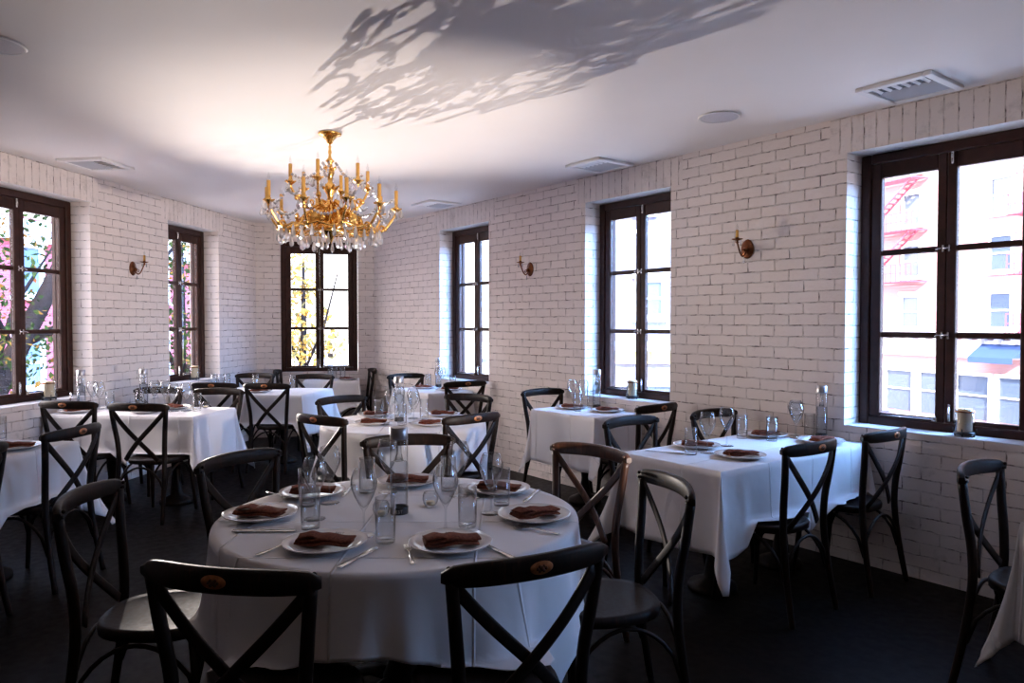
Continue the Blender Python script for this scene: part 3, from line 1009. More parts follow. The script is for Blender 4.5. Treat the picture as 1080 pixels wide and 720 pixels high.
def rect_per(a, b, Ls, ncor=11, step=.055):
    """Ls = drop on +x, +y, -x, -y sides (0 -> tiny fall against a wall)"""
    hx, hy = a/2+.003, b/2+.003
    per = []
    sides = [((hx, -hy), (0, 1), b, (1, 0), Ls[0]), ((hx, hy), (-1, 0), a, (0, 1), Ls[1]), ((-hx, hy), (0, -1), b, (-1, 0), Ls[2]), ((-hx, -hy), (1, 0), a, (0, -1), Ls[3])]
    for i, (P, d, ln, out, D) in enumerate(sides):
        n = max(3, int(ln/step))
        for k in range(n+1):
            q = k/n
            per.append(((P[0]+d[0]*ln*q, P[1]+d[1]*ln*q), out, D, .035))
        Dn = sides[(i+1) % 4][4]
        nxt = sides[(i+1) % 4]
        C = nxt[0]
        on = nxt[3]
        for k in range(1, ncor):
            th = PI/2*k/ncor
            ld = min(D/max(math.cos(th), 1e-3), Dn/max(math.sin(th), 1e-3))
            o = (out[0]*math.cos(th)+on[0]*math.sin(th), out[1]*math.cos(th)+on[1]*math.sin(th))
            fl_ = .04+.26*math.sin(2*th)**2*(1 if k % 2 == 0 else .85) if min(D, Dn) > .1 else .03
            per.append((C, o, ld, fl_))
    return per
def round_per(R, side, rot, n=128):
    per = []
    for i in range(n):
        a = 2*PI*i/n
        q = a-rot
        b = side/2/max(abs(math.cos(q)), abs(math.sin(q)))
        b = min(b, side/2*1.36)
        Ld = b-R
        c = (Ld-(side/2-R))/(side/2*.36)
        fold = .5+.5*math.cos(a*20+1.1*math.sin(a*3))
        per.append(((R*math.cos(a), R*math.sin(a)), (math.cos(a), math.sin(a)), Ld, .04+.20*fold*(.3+.7*c)))
    return per

GT = 'white tablecloths'
R1 = .677; R2 = .60
round_table((*T1, 0), R1, 'large round dining table under the white cloth in the foreground')
make_cloth('tablecloth', (*T1, 0), 0, round_per(R1+.003, 1.84, math.radians(-90+0), 160), 'white square cloth draped over the large round foreground table', GT, 3, 18)
round_table((*T2, 0), R2, 'round dining table under a white cloth in the middle of the room')
make_cloth('tablecloth', (*T2, 0), 0, round_per(R2+.003, 1.80, math.radians(35), 128), 'white cloth draped over the round table in the middle', GT, 5, 12)

def rt(F, N, t0, t1, dn, df, Ls, lab, clab, rz, seed):
    c = F((t0+t1)/2, (dn+df)/2)
    a = t1-t0; b = df-dn
    rect_table((c.x, c.y, 0), rz, a, b, lab)
    make_cloth('tablecloth', (c.x, c.y, 0), rz, rect_per(a, b, Ls), clab, GT, seed)
# right wall: local x along D1 (away), local y = +90deg = into the room (-N1)
rt(FR, N1, 2.48, 3.25, .03, .55, (.43, .43, .43, .012), 'small dining table under the middle right-hand window', 'white cloth on the small table under the middle right-hand window', a1, 11)
rt(FR, N1, .62, 1.30, .03, 1.47, (.43, .43, .43, .012), 'long dining table running from the big right-hand window into the room', 'white cloth on the long table beside the big right-hand window', a1, 12)
rt(FR, N1, -1.28, -.62, .03, 1.34, (.43, .43, .43, .012), 'dining table at the lower right edge of the picture', 'white cloth corner hanging at the lower right edge', a1, 13)
rt(FR, N1, 4.93, 5.70, .03, .58, (.43, .43, .43, .012), 'small dining table under the far right-hand window', 'white cloth on the small table under the far right-hand window', a1, 14)
# left wall: N2 points -x; local x along D2 (away), local y = +90deg = towards the wall
rt(FL, N2, .50, 1.15, .03, 1.31, (.43, .012, .43, .43), 'long dining table running from the left-hand window into the room', 'white cloth on the long table beside the left-hand window', a2, 15)
rt(FL, N2, 2.22, 3.05, .03, 1.45, (.43, .012, .43, .43), 'long dining table at the far left by the narrow window', 'bright white cloth on the far left long table by the narrow window', a2, 16)
rt(FL, N2, -1.98, -.68, .60, 1.25, (.43, .3, .43, .43), 'dining table at the left edge of the picture', 'shadowed white cloth on the table at the left edge', a2, 17)
rt(FB, N3, .62, 1.30, .03, .52, (.40, .012, .40, .40), 'small dining table under the back window', 'white cloth on the small table under the back window', a3, 18)

# ------------------------------------------------------------------ tableware
Z0 = CZ+.0025
def solid(name, prof, material, seg=28, smooth=True):
    r = MB(); r.lathe(prof, seg, smooth=smooth); return r.build(name, material)
def plate_proto():
    o = solid('dinner_plate', [(0, .0), (.085, 0), (.090, .002), (.112, .010), (.136, .018), (.1385, .021), (.137, .0225), (.111, .0145), (.092, .0075), (.086, .006), (0, .0055)], M['plate'], 48)
    return tag(o, None, 'plate')
def text_mesh(txt, size, material, name, bend=None, extr=.0002):
    cu = bpy.data.curves.new('t', 'FONT'); cu.body = txt; cu.size = size; cu.align_x = 'CENTER'; cu.extrude = extr; cu.resolution_u = 2
    cu.space_character = 1.15
    t = bpy.data.objects.new('t', cu); COL.objects.link(t)
    bpy.context.view_layer.update()
    me = bpy.data.meshes.new_from_object(t.evaluated_get(bpy.context.evaluated_depsgraph_get()))
    bpy.data.objects.remove(t); bpy.data.curves.remove(cu)
    me.materials.clear(); me.materials.append(material)
    if bend:
        for v in me.vertices:
            a = v.co.x/bend
            rr = bend+v.co.z+.0004
            v.co = Vector((rr*math.sin(a), -rr*math.cos(a), v.co.y))
    o = bpy.data.objects.new(name, me); COL.objects.link(o)
    return o
PL = plate_proto()
def napkin_proto():
    m = MB()
    def slab(cx, cy, z, w, l, h, rz, bulge, tilt=0):
        R_ = Matrix.Rotation(rz, 3, 'Z') @ Matrix.Rotation(tilt, 3, 'Y')
        n = 14
        rings = []
        for i in range(n+1):
            u = -1+2*i/n
            x = u*w/2
            k = 1-.12*abs(u)**4
            hh = h*(.72+.28*math.cos(u*PI*.5))*(1+.12*math.sin(u*6+bulge))
            zz = z+.003*math.sin(u*4+bulge)
            sec = [(-l/2*k, zz+.001), (-l/2*k-.003, zz+hh*.5), (-l/2*k+.004, zz+hh*.95), (-l/6, zz+hh*1.05), (l/6, zz+hh*1.0), (l/2*k-.004, zz+hh*.9), (l/2*k+.002, zz+hh*.45), (l/2*k-.002, zz+.001)]
            rings.append([R_ @ Vector((x, y, z_))+Vector((cx, cy, 0)) for y, z_ in sec])
        m.loft(rings, True, True, True)
    slab(0, -.008, .0055, .178, .084, .010, 0, .4)
    slab(.004, -.004, .0160, .184, .074, .010, .07, 1.6)
    slab(-.038, -.002, .0262, .098, .066, .005, .22, 2.4, .03)
    o = m.build('folded_napkin', M['napkin'])
    return tag(o, None, 'napkin')
NK = napkin_proto()
def wine_proto():
    h = .232
    out = [(0, .0), (.040, 0), (.0415, .0015), (.030, .004), (.008, .008), (.0045, .014), (.0036, .04), (.0036, .075), (.005, .086), (.010, .093), (.020, .110), (.034, .137), (.0435, .163), (.046, .180), (.0445, .198), (.039, .217), (.0335, h)]
    inn = [(.0322, h), (.0377, .217), (.0432, .198), (.0447, .180), (.0422, .163), (.0327, .137), (.0187, .1115), (.006, .097), (0, .095)]
    o = solid('wine_glass', out+inn, M['glass'], 28)
    return tag(o, None, 'wine glass')
WG = wine_proto()
def tumbler_proto():
    h = .150
    out = [(0, 0), (.0315, 0), (.0325, .002), (.0335, .03), (.0345, h)]
    inn = [(.0333, h), (.0325, .03), (.031, .015), (.026, .013), (0, .0125)]
    return tag(solid('tumbler', out+inn, M['glass'], 28), None, 'glass')
TU = tumbler_proto()
def bottle_proto(h=.335, r=.0345, band=True):
    b = empty('water_bottle')
    tag(b, None, 'bottle')
    o = solid('glass_body', [(0, 0), (r-.003, 0), (r, .003), (r, h-.052), (r-.0015, h-.048), (0, h-.046)], M['glass'], 28); kid(b, o)
    w = solid('water', [(0, .014), (r-.004, .014), (r-.0035, .02), (r-.0035, h*.60), (0, h*.60)], M['water'], 24); kid(b, w)
    c = solid('cap', [(0, h-.047), (r-.0005, h-.047), (r, h-.045), (r, h-.002), (r-.002, h), (0, h)], M['cap'], 28); kid(b, c)
    n = solid('inner_neck', [(.010, h-.048), (.010, h-.10), (.018, h-.13), (.0165, h-.131), (.0085, h-.10), (.0085, h-.048)], M['glass'], 18); kid(b, n)
    if band:
        bd = solid('base_band', [(r+.0004, .0005), (r+.0010, .0012), (r+.0010, .027), (r+.0004, .028)], M['blackband'], 28); kid(b, bd)
    return b
BO = bottle_proto()
def votive_proto():
    v = empty('votive_candle'); tag(v, None, 'candle')
    kid(v, solid('glass_cup', [(0, 0), (.020, 0), (.029, .010), (.033, .028), (.031, .045), (.025, .056), (.0238, .056), (.0295, .045), (.0313, .028), (.027, .012), (.018, .004), (0, .0035)], M['glass'], 24))
    kid(v, solid('tea_light', [(0, .005), (.017, .005), (.0175, .007), (.0175, .018), (.004, .0175), (0, .0172)], M['wax'], 18))
    return v
VO = votive_proto()
def lantern_proto():
    v = empty('candle_lantern'); tag(v, None, 'candle lantern')
    m = MB(); m.lathe([(0, .010), (.052, .010), (.055, .014), (.055, .022), (.050, .026), (0, .026)], 24)
    for k in range(4):
        a = PI/4+k*PI/2; m.ball((math.cos(a)*.048, math.sin(a)*.048, .006), .0065, 8)
        m.tube([(math.cos(a)*.054, math.sin(a)*.054, .02), (math.cos(a)*.060, math.sin(a)*.060, .045)], .003, 6)
    kid(v, m.build('base', M['blackband']))
    kid(v, solid('glass_cylinder', [(.046, .026), (.048, .028), (.048, .150), (.0465, .150), (.0465, .028), (.045, .0265)], M['glass'], 28))
    kid(v, solid('candle', [(0, .0265), (.037, .0265), (.038, .030), (.038, .150), (.036, .156), (.015, .153), (0, .152)], M['wax'], 24))
    kid(v, solid('rim_ring', [(.0485, .136), (.051, .138), (.051, .143), (.0485, .145)], M['darkbrass'], 28))
    m = MB(); m.tube([(0, 0, .152), (.001, 0, .163)], .0012, 5); kid(v, m.build('wick', M['blackband']))
    return v
LA = lantern_proto()
def fork_proto():
    m = MB()
    # handle along y, tines at +y
    def bar(pts, ws, t=.0011):
        rings = []
        for (y, z), w in zip(pts, ws): rings.append([(-w, y, z-t), (w, y, z-t), (w*.92, y, z+t), (-w*.92, y, z+t)])
        m.loft(rings, True, True, True)
    bar([(-.098, .0025), (-.094, .003), (-.06, .0035), (-.02, .005), (.02, .007), (.040, .005), (.052, .0030)], [.005, .0088, .0068, .0038, .003, .009, .0118])
    for i in range(4):
        x = -.0095+i*.00633
        m.tube([(x, .050, .0030), (x, .075, .0026), (x, .098, .0050)], [.0022, .0018, .0010], 5)
    return tag(m.build('fork', M['steel']), None, 'fork')
FK = fork_proto()
def knife_proto():
    m = MB()
    def bar(pts, ws, ts):
        rings = []
        for (y, z), w, t in zip(pts, ws, ts): rings.append([(-w, y, z-t), (w, y, z-t*.5), (w, y, z+t*.5), (-w, y, z+t)])
        m.loft(rings, True, True, True)
    bar([(-.112, .0045), (-.106, .0048), (-.06, .0045), (-.005, .0040), (.002, .0036), (.02, .0033), (.085, .0028), (.104, .0025), (.112, .0022)],
        [.0085, .0098, .0082, .0060, .0065, .0098, .0102, .0075, .0012], [.0028, .0034, .0032, .0028, .0015, .0012, .0011, .0009, .0006])
    return tag(m.build('table_knife', M['steel']), None, 'knife')
KN = knife_proto()
def spoon_proto():
    m = MB()
    rings = []
    for y, z, w, t in [(-.09, .0025, .006, .0012), (-.086, .003, .0088, .0014), (-.05, .004, .0055, .0016), (0, .008, .0032, .0018), (.028, .0085, .0034, .0016), (.036, .006, .010, .001), (.050, .0035, .0165, .0008), (.066, .003, .0175, .0008), (.082, .0042, .0125, .0008), (.090, .006, .004, .0006)]:
        d = .004 if w > .009 and y > 0 else 0
        rings.append([(-w, y, z+d), (-w*.5, y, z-t), (w*.5, y, z-t), (w, y, z+d), (w*.5, y, z+t*.6), (-w*.5, y, z+t*.6)])
    m.loft(rings, True, True, True)
    return tag(m.build('spoon', M['steel']), None, 'spoon')
SPN = spoon_proto()

def P(px, py, z=Z0): return at(px, py, z)
# --- the foreground round table
T1c = Vector((*T1, 0))
fg = 'of the round foreground table'
def rz_out(p, c=T1c):
    """rotation that turns local -y towards the diner (away from the table centre)"""
    v = p-c
    return math.atan2(v.y, v.x)+PI/2
seats1 = [('front left', 343, 575, .05), ('front right', 475, 575, .12), ('left', 274, 544, -.25), ('right', 563, 545, .35), ('back left', 323, 519, .2), ('far', 430, 508, .0), ('back right', 530, 516, -.5)]
nrot = {'front left': -.10, 'front right': .22, 'left': -.20, 'right': .5, 'back left': .1, 'far': 0, 'back right': -.3}
first_plate = []
for nm, x, y, tw in seats1:
    p = P(x, y+1)
    q = p-T1c; 
    if Vector(q[:2]).length > R1-.15:   # keep the whole plate on the table
        q = q*((R1-.15)/Vector(q[:2]).length); p = Vector((T1c.x+q.x, T1c.y+q.y, Z0))
    place(PL, p, 0, 'white plate with brown napkin at the %s place %s' % (nm, fg), 'plates on the round foreground table')
    first_plate.append((nm, p))
    place(NK, p+Vector((0, 0, .0098)), nrot[nm], 'brown folded napkin on the %s plate %s' % (nm, fg), 'brown napkins on the round foreground table')
# small printed word on the rims that face the camera
for (nm, p), a in zip(first_plate[:2], (.22, -.10)):
    t = text_mesh('BEST', .0140, M['ink'], 'printed_mark')
    pl = [o for o in COL.objects if o.get('label', '').startswith('white plate with brown napkin at the %s' % nm)][0]
    t.parent = pl
    rr = .103
    t.location = (math.sin(a)*rr, math.cos(a)*rr, .0135)
    t.rotation_euler = (math.radians(16), 0, -a)
for nm, x, y in [('front left', 384, 564), ('front right', 470, 560), ('left', 332, 547), ('back left', 347.5, 530), ('far', 409, 519), ('right', 518, 541), ('back right', 484, 523)]:
    place(WG, P(x, y), 0, 'empty stemmed wine glass for the %s place %s' % (nm, fg), 'wine glasses on the round foreground table')
for nm, x, y in [('front left', 406.5, 571), ('front right', 493, 555), ('left', 327.5, 557), ('back left', 324, 533), ('far', 387, 519), ('right', 529, 532), ('back right', 473, 517)]:
    o = place(TU, P(x, y), 0, 'clear straight tumbler for the %s place %s' % (nm, fg), 'tumblers on the round foreground table')
    if nm in ('front left', 'front right'):
        t = text_mesh('BEST', .011, M['ink'], 'printed_mark', bend=.0346); t.parent = o; t.location = (0, 0, .118)
bo = place(BO, P(421, 541), 0, 'tall glass water bottle with grey cap on the round foreground table', 'glass water bottles')
t = text_mesh('BEST', .017, M['whiteink'], 'printed_mark', bend=.0358); t.parent = bo; t.location = (0, 0, .008)
t['label'] = 'pale lettering on the black base band'
place(VO, P(454, 533), 0, 'small round glass votive candle right of the bottle on the foreground table', 'glass votive candles')
place(VO, P(402, 544), 0, 'small glass votive candle left of the bottle on the foreground table', 'glass votive candles')
def lay(proto, a, b, label, group):
    """cutlery from handle end a to tip b (pixels)"""
    pa, pb = P(*a), P(*b)
    v = pb-pa
    c = (pa+pb)/2
    o = place(proto, c, math.atan2(v.y, v.x)-PI/2, label, group)
    return o
GC = 'cutlery on the round foreground table'
lay(FK, (437, 600), (428, 572), 'silver fork left of the front right plate', GC)
lay(KN, (357, 600), (399, 577), 'silver knife right of the front left plate', GC)
lay(FK, (279, 583), (309, 572), 'silver fork half under the front left plate', GC)
lay(KN, (240, 561), (318, 560), 'silver knife below the left plate', GC)
lay(FK, (276, 517), (312, 529), 'silver fork beside the back left plate', GC)
lay(KN, (538, 588), (514, 576), 'silver knife handle right of the front right plate', GC)
lay(SPN, (592, 564), (541, 556), 'silver spoon below the right plate', GC)
lay(KN, (372, 513), (362, 523), 'silver knife right of the back left plate', GC)
lay(FK, (502, 524), (492, 517), 'silver fork left of the back right plate', GC)
lay(KN, (566, 519), (555, 528), 'silver knife right of the back right plate', GC)

# --- other tables: (kind, px, py, label)
RAD = {'p': .139, 'w': .047, 't': .035, 'b': .037, 'v': .034, 'k': .02, 'f': .02}
def bunch(items, where, grp, reg):
    """put the things on their table: kept inside its edge and clear of one another"""
    pos = []
    for k, x, y, what in items:
        p = P(x, y) if not isinstance(x, tuple) else Vector((x[0], x[1], Z0))
        pos.append(Vector(p[:2]))
    def keep(i):
        r = RAD[items[i][0]]
        q = pos[i]
        if reg[0] == 'round':
            c = Vector(reg[1]); v = q-c; lim = reg[2]-r-.01
            if v.length > lim: pos[i] = c+v*(lim/v.length)
        else:
            _, O, D, N, t0, t1, d0, d1 = reg
            v = Vector((q.x, q.y, 0))-O
            t = min(max(v.dot(D), t0+r+.01), t1-r-.01); d = min(max(-v.dot(N), d0+r+.01), d1-r-.01)
            w_ = O+D*t-N*d; pos[i] = Vector(w_[:2])
    for it in range(60):
        for i in range(len(pos)): keep(i)
        for i in range(len(pos)):
            for j in range(i+1, len(pos)):
                v = pos[j]-pos[i]; m = RAD[items[i][0]]+RAD[items[j][0]]+.004
                if v.length < m:
                    v = v if v.length > 1e-4 else Vector((.01, .01))
                    g = v.normalized()*(m-v.length)
                    wi = .25 if items[i][0] == 'p' else 1; wj = .25 if items[j][0] == 'p' else 1
                    pos[i] -= g*wi/(wi+wj); pos[j] += g*wj/(wi+wj)
    for i in range(len(pos)): keep(i)
    for (k, x, y, what), q in zip(items, pos):
        proto = {'p': PL, 'w': WG, 't': TU, 'b': BO, 'v': VO, 'k': KN, 'f': FK}[k]
        base = {'p': 'white plate', 'w': 'stemmed wine glass', 't': 'clear tumbler', 'b': 'tall capped water bottle', 'v': 'glass votive candle', 'k': 'silver knife', 'f': 'silver fork'}[k]
        g = {'p': 'plates', 'w': 'wine glasses', 't': 'tumblers', 'b': 'bottles', 'v': 'votives', 'k': 'knives', 'f': 'forks'}[k]+' '+grp
        p = Vector((q.x, q.y, Z0))
        place(proto, p, (1.1 if k in 'kf' else 0), '%s %s %s' % (base, what, where), g)
        if k == 'p':
            place(NK, p+Vector((0, 0, .0098)), rnd.uniform(-.5, .9), 'brown napkin, plate %s %s' % (what, where), 'napkins '+grp)
w2 = 'of the middle round table'
bunch([('p', 394, 447, 'at the near left'), ('p', 390, 437, 'at the far left'), ('p', 453, 448, 'at the near right'), ('p', 467, 438, 'at the far right'),
       ('w', 412, 442, 'at the left'), ('w', 416, 438, 'behind the left glass'), ('w', 436, 441, 'at the right'), ('w', 440, 446, 'at the near right'),
       ('t', 399, 441, 'before the left plates'), ('t', 424, 448, 'at the near centre'), ('t', 447, 441, 'beside the right plates'), ('b', 421, 444, 'in the centre'),
       ('t', 429, 437, 'behind the bottle')], w2, 'on the middle round table', ('round', T2, R2))
w3 = 'of the table under the middle right-hand window'
bunch([('p', 593, 427, 'at the far end'), ('p', 647, 433, 'at the near end'), ('w', 613.5, 427, 'beside the far plate'), ('w', 640, 424, 'near the sill'), ('t', 608, 433, 'at the aisle edge'), ('t', 646, 426, 'behind the near plate'),
       ('b', 658, 427, 'beside the sill candle')], w3, 'on the middle window table', ('rect', P1, D1, N1, 2.48, 3.25, .03, .55))
w4 = 'on the long right table'
bunch([('p', 723, 470, 'at the aisle end, far side'), ('p', 780, 482, 'at the aisle end, near side'), ('p', 802, 459, 'at the wall end, far side'), ('p', 863, 466, 'at the wall end, near side'),
       ('w', 740, 475, 'beside the far aisle plate'), ('w', 766, 470, 'between the aisle plates'), ('w', 824, 461, 'first by the brick wall'), ('w', 844, 460, 'second by the brick wall'),
       ('t', 728, 479, 'before the far aisle plate'), ('t', 812.6, 464, 'between the wall-end plates'), ('t', 854, 459, 'behind the near wall-end plate'), ('t', 782, 462, 'in the middle'),
       ('b', 876, 460, 'beside the big window'), ('k', 700, 477, 'left of the far aisle plate'), ('k', 903, 466, 'right of the wall-end plate')], w4, 'on the long right table', ('rect', P1, D1, N1, .62, 1.30, .03, 1.47))
w6 = 'of the far window table'
bunch([('p', 448, 409.5, 'at the far end'), ('p', 477, 411, 'at the near end'), ('w', 458, 410, 'left of centre'), ('w', 473, 408, 'right of centre'), ('t', 451, 408, 'at the far end'), ('t', 483, 410, 'at the near end'), ('b', 491.5, 406, 'at the sill')], w6, 'on the far window table', ('rect', P1, D1, N1, 4.93, 5.70, .03, .58))
fb = lambda r, d: tuple(FB(r, d)[:2])
bunch([('b', fb(.93, .12), 0, 'in the centre'), ('t', fb(.98, .20), 0, 'right of the bottle'), ('t', fb(1.10, .20), 0, 'farthest right'), ('p', fb(1.16, .33), 0, 'at the right end')], 'on the table under the back window', 'on the back window table', ('rect', P3, D3, N3, .62, 1.30, .03, .52))
w8 = 'of the far left long table'
bunch([('p', 272, 413.5, 'at the near side'), ('t', 283, 406, 'at the right, far side'), ('t', 313, 408, 'at the aisle corner'), ('t', 241, 405, 'left of the aisle chair'), ('t', 249, 406, 'next to the left tumbler'), ('t', 217, 402, 'by the narrow window'), ('p', 258, 403, 'at the far side')], w8, 'on the far left long table', ('rect', P2, D2, N2, 2.22, 3.05, .03, 1.45))
w9 = 'on the left window table'
bunch([('w', 179.5, 432, 'at the aisle end, left'), ('w', 194, 433, 'at the aisle end, right'), ('w', 183, 427, 'at the aisle end, behind'), ('w', 192, 427, 'at the aisle end, farthest'),
       ('t', 204, 433, 'nearest the aisle corner'), ('t', 166, 427, 'at the far edge'), ('p', 186, 429, 'at the aisle end, far side'), ('p', 160, 434, 'at the near side, aisle end'), ('v', 216, 430, 'at the aisle corner'),
       ('b', 70, 431, 'by the window'), ('b', 186, 424, 'between the aisle glasses'), ('t', 78, 432, 'beside the window bottle'), ('w', 90, 431, 'by the bright wall, left'), ('w', 103, 431, 'by the bright wall, right'), ('t', 114, 431, 'right of the wall-side glasses'), ('p', 78, 435, 'at the wall end')], w9, 'on the left window table', ('rect', P2, D2, N2, .50, 1.15, .03, 1.31))
w10 = 'on the small left edge table'
bunch([('p', 20, 473, 'at the aisle side'), ('t', 7, 463, 'at the picture edge')], w10, 'on the left edge table', ('rect', P2, D2, N2, -1.98, -.68, .6, 1.25))

# sill lanterns
place(LA, FR(.12, -.085, ZS+.006), 0, 'cream candle in a glass lantern on the sill of the big right window', 'sill candle lanterns')
place(LA, FR(2.69, -.09, ZS+.006), 0, 'candle lantern on the sill of the middle right-hand window', 'sill candle lanterns')
place(LA, FL(.70, -.09, ZS+.006), 0, 'yellowish candle lantern on the sill of the left-hand window', 'sill candle lanterns')
place(LA, FL(2.86, -.09, ZS+.006), 0, 'candle lantern on the sill of the narrow left window', 'sill candle lanterns')

# ------------------------------------------------------------------ outdoors
GZ = -4.4
def brickish(name, c1, c2, mort, s=1.0):
    m, nt, b = mat(name)
    c = coord(nt, 'UV')
    br = nt.nodes.new('ShaderNodeTexBrick'); L(nt, c, br.inputs['Vector'])
    br.inputs['Scale'].default_value = s; br.inputs['Brick Width'].default_value = .24; br.inputs['Row Height'].default_value = .08
    br.inputs['Mortar Size'].default_value = .006
    br.inputs['Color1'].default_value = (*c1, 1); br.inputs['Color2'].default_value = (*c2, 1); br.inputs['Mortar'].default_value = (*mort, 1)
    L(nt, br.outputs['Color'], b.inputs['Base Color']); b.inputs['Roughness'].default_value = .9
    return m
M['redbrick'] = brickish('red_facade_brick', (.44, .235, .225), (.40, .21, .205), (.42, .32, .31))
M['pinkbrick'] = brickish('pink_facade_brick', (.30, .035, .05), (.24, .025, .04), (.32, .10, .11))
M['greybrick'] = brickish('grey_facade_brick', (.15, .14, .19), (.13, .13, .17), (.2, .2, .24))
M['white'] = simple('white_painted_facade', (.75, .74, .76), .8)
M['cream'] = simple('cream_stucco', (.72, .68, .56), .8)
M['yellow'] = simple('yellow_shop_band', (.80, .66, .22), .7)
M['wpane'] = simple('facade_window_glass', (.08, .11, .16), .12, 0, spec=.4)
M['wframe'] = simple('white_window_trim', (.80, .80, .80), .6)
M['iron'] = simple('red_painted_iron', (.40, .08, .12), .6)
M['navy'] = simple('navy_awning_canvas', (.03, .07, .20), .8)
M['asphalt'] = simple('pale_asphalt', (.58, .43, .33), .95, 0, 3, .1)
M['walk'] = simple('concrete_sidewalk', (.50, .49, .47), .95, 0, 3, .06)
M['bark'] = simple('dark_tree_bark', (.014, .010, .009), .9, 0, 20, .3, .3, spec=0)
M['carwhite'] = simple('white_car_paint', (.75, .76, .78), .2, 0, coat=.5)
M['cardark'] = simple('dark_blue_car_paint', (.03, .05, .12), .2, 0, coat=.5)
M['tyre'] = simple('black_tyre', (.015, .015, .015), .8)
def leaf_mat(name, stops):
    m, nt, b = mat(name)
    n = noise(nt, 2.2, 2, coord(nt))
    r = ramp(nt, n.outputs['Fac'], stops); r.color_ramp.interpolation = 'CONSTANT'
    L(nt, r.outputs['Color'], b.inputs['Base Color']); b.inputs['Roughness'].default_value = .6; b.inputs['Specular IOR Level'].default_value = 0
    tr = nt.nodes.new('ShaderNodeBsdfTranslucent'); L(nt, r.outputs['Color'], tr.inputs['Color'])
    mx = nt.nodes.new('ShaderNodeMixShader'); mx.inputs[0].default_value = .4
    L(nt, b.outputs[0], mx.inputs[1]); L(nt, tr.outputs[0], mx.inputs[2]); L(nt, mx.outputs[0], nt.nodes['Material Output'].inputs[0])
    return m
M['leaf'] = leaf_mat('autumn_leaves_green', [(0, (.012, .020, .006)), (.46, (.025, .038, .010)), (.58, (.13, .065, .014)), (.68, (.16, .05, .010))])
M['leafy'] = leaf_mat('autumn_leaves_yellow', [(0, (.30, .16, .03)), (.45, (.36, .22, .05)), (.55, (.16, .13, .05)), (.66, (.30, .13, .02))])

gm = MB(); gm.box((0, 40, GZ-.1), (160, 160, .2)); tag(gm.build('street', M['asphalt']), kind='structure')

def facade(origin, d, width, z1, depth, material, rows, cols, ws, label, z0=GZ, outward=1, shop=None, cornice=True):
    """front face runs from origin along d; the building lies behind it (left of d when outward=1)"""
    d = Vector((d[0], d[1], 0)).normalized(); nrm = Vector((-d.y, d.x, 0))*outward
    rz = math.atan2(d.y, d.x)
    root = empty('street_building', (origin[0], origin[1], z0), rz, label, 'building')
    h = z1-z0; y = outward
    m = MB()
    def q(p, u): m.quad(p, 0, u)
    q([(0, 0, 0), (width, 0, 0), (width, 0, h), (0, 0, h)], [(0, 0), (width, 0), (width, h), (0, h)])
    q([(0, y*depth, 0), (0, 0, 0), (0, 0, h), (0, y*depth, h)], [(0, 0), (depth, 0), (depth, h), (0, h)])
    q([(width, 0, 0), (width, y*depth, 0), (width, y*depth, h), (width, 0, h)], [(0, 0), (depth, 0), (depth, h), (0, h)])
    q([(width, y*depth, 0), (0, y*depth, 0), (0, y*depth, h), (width, y*depth, h)], [(0, 0), (width, 0), (width, h), (0, h)])
    q([(0, 0, h), (width, 0, h), (width, y*depth, h), (0, y*depth, h)], [(0, 0)]*4)
    m.build('walls', material, root)
    for zc in rows:
        for x in cols:
            f = MB()
            w, hh = ws
            zc_ = zc-z0
            t = .13
            for s in (-1, 1):
                f.box((x+s*(w/2-t/2), -y*.04, zc_), (t, .16, hh)); f.box((x, -y*.04, zc_+s*(hh/2-t/2)), (w-2*t, .16, t))
            f.box((x, -y*.03, zc_), (w-2*t, .10, .08))
            f.box((x, -y*.10, zc_-hh/2-.06), (w+.2, .28, .12)); f.box((x, -y*.07, zc_+hh/2+.09), (w+.2, .2, .18))
            fo = f.build('window', M['wframe'], root)
            g = MB(); g.box((x, -y*.0, zc_), (w-2*t, .05, hh-2*t)); g.build('pane', M['wpane'], fo)
    if cornice:
        c = MB()
        c.box((width/2, -y*.25, h-.3), (width+.4, .7, .25)); c.box((width/2, -y*.15, h-.6), (width+.2, .45, .35))
        c.build('cornice', M['white'], root)
    if shop:
        zt, zb, mt = shop
        c = MB()
        c.box((width/2, -y*.35, zt-z0), (width, .9, .3))
        for i in range(int(width/.9)): c.box((.45+i*.9, -y*.25, zt-z0-.3), (.18, .55, .35))
        c.build('shop_cornice', M['white'], root)
        c = MB(); c.box((width/2, -y*.1, (zt+zb)/2-z0+.2), (width-.1, .24, (zt-zb)*.5)); c.build('shop_fascia', mt, root)
        n = int(width/2.2)
        for i in range(n):
            x = (i+.5)*width/n
            f = MB(); bw = width/n-.35; hh = zb-GZ-.5
            for s in (-1, 1): f.box((x+s*bw/2, -y*.1, hh/2+.4), (.16, .25, hh))
            f.box((x, -y*.1, .3), (bw, .25, .5)); f.box((x, -y*.1, hh+.3), (bw, .25, .16)); f.box((x, -y*.08, hh*.7), (bw, .15, .08))
            fo = f.build('shop_window', M['wframe'], root)
            g = MB(); g.box((x, -y*.02, hh/2+.5), (bw-.1, .06, hh-.3)); g.build('pane', M['wpane'], fo)
    return root
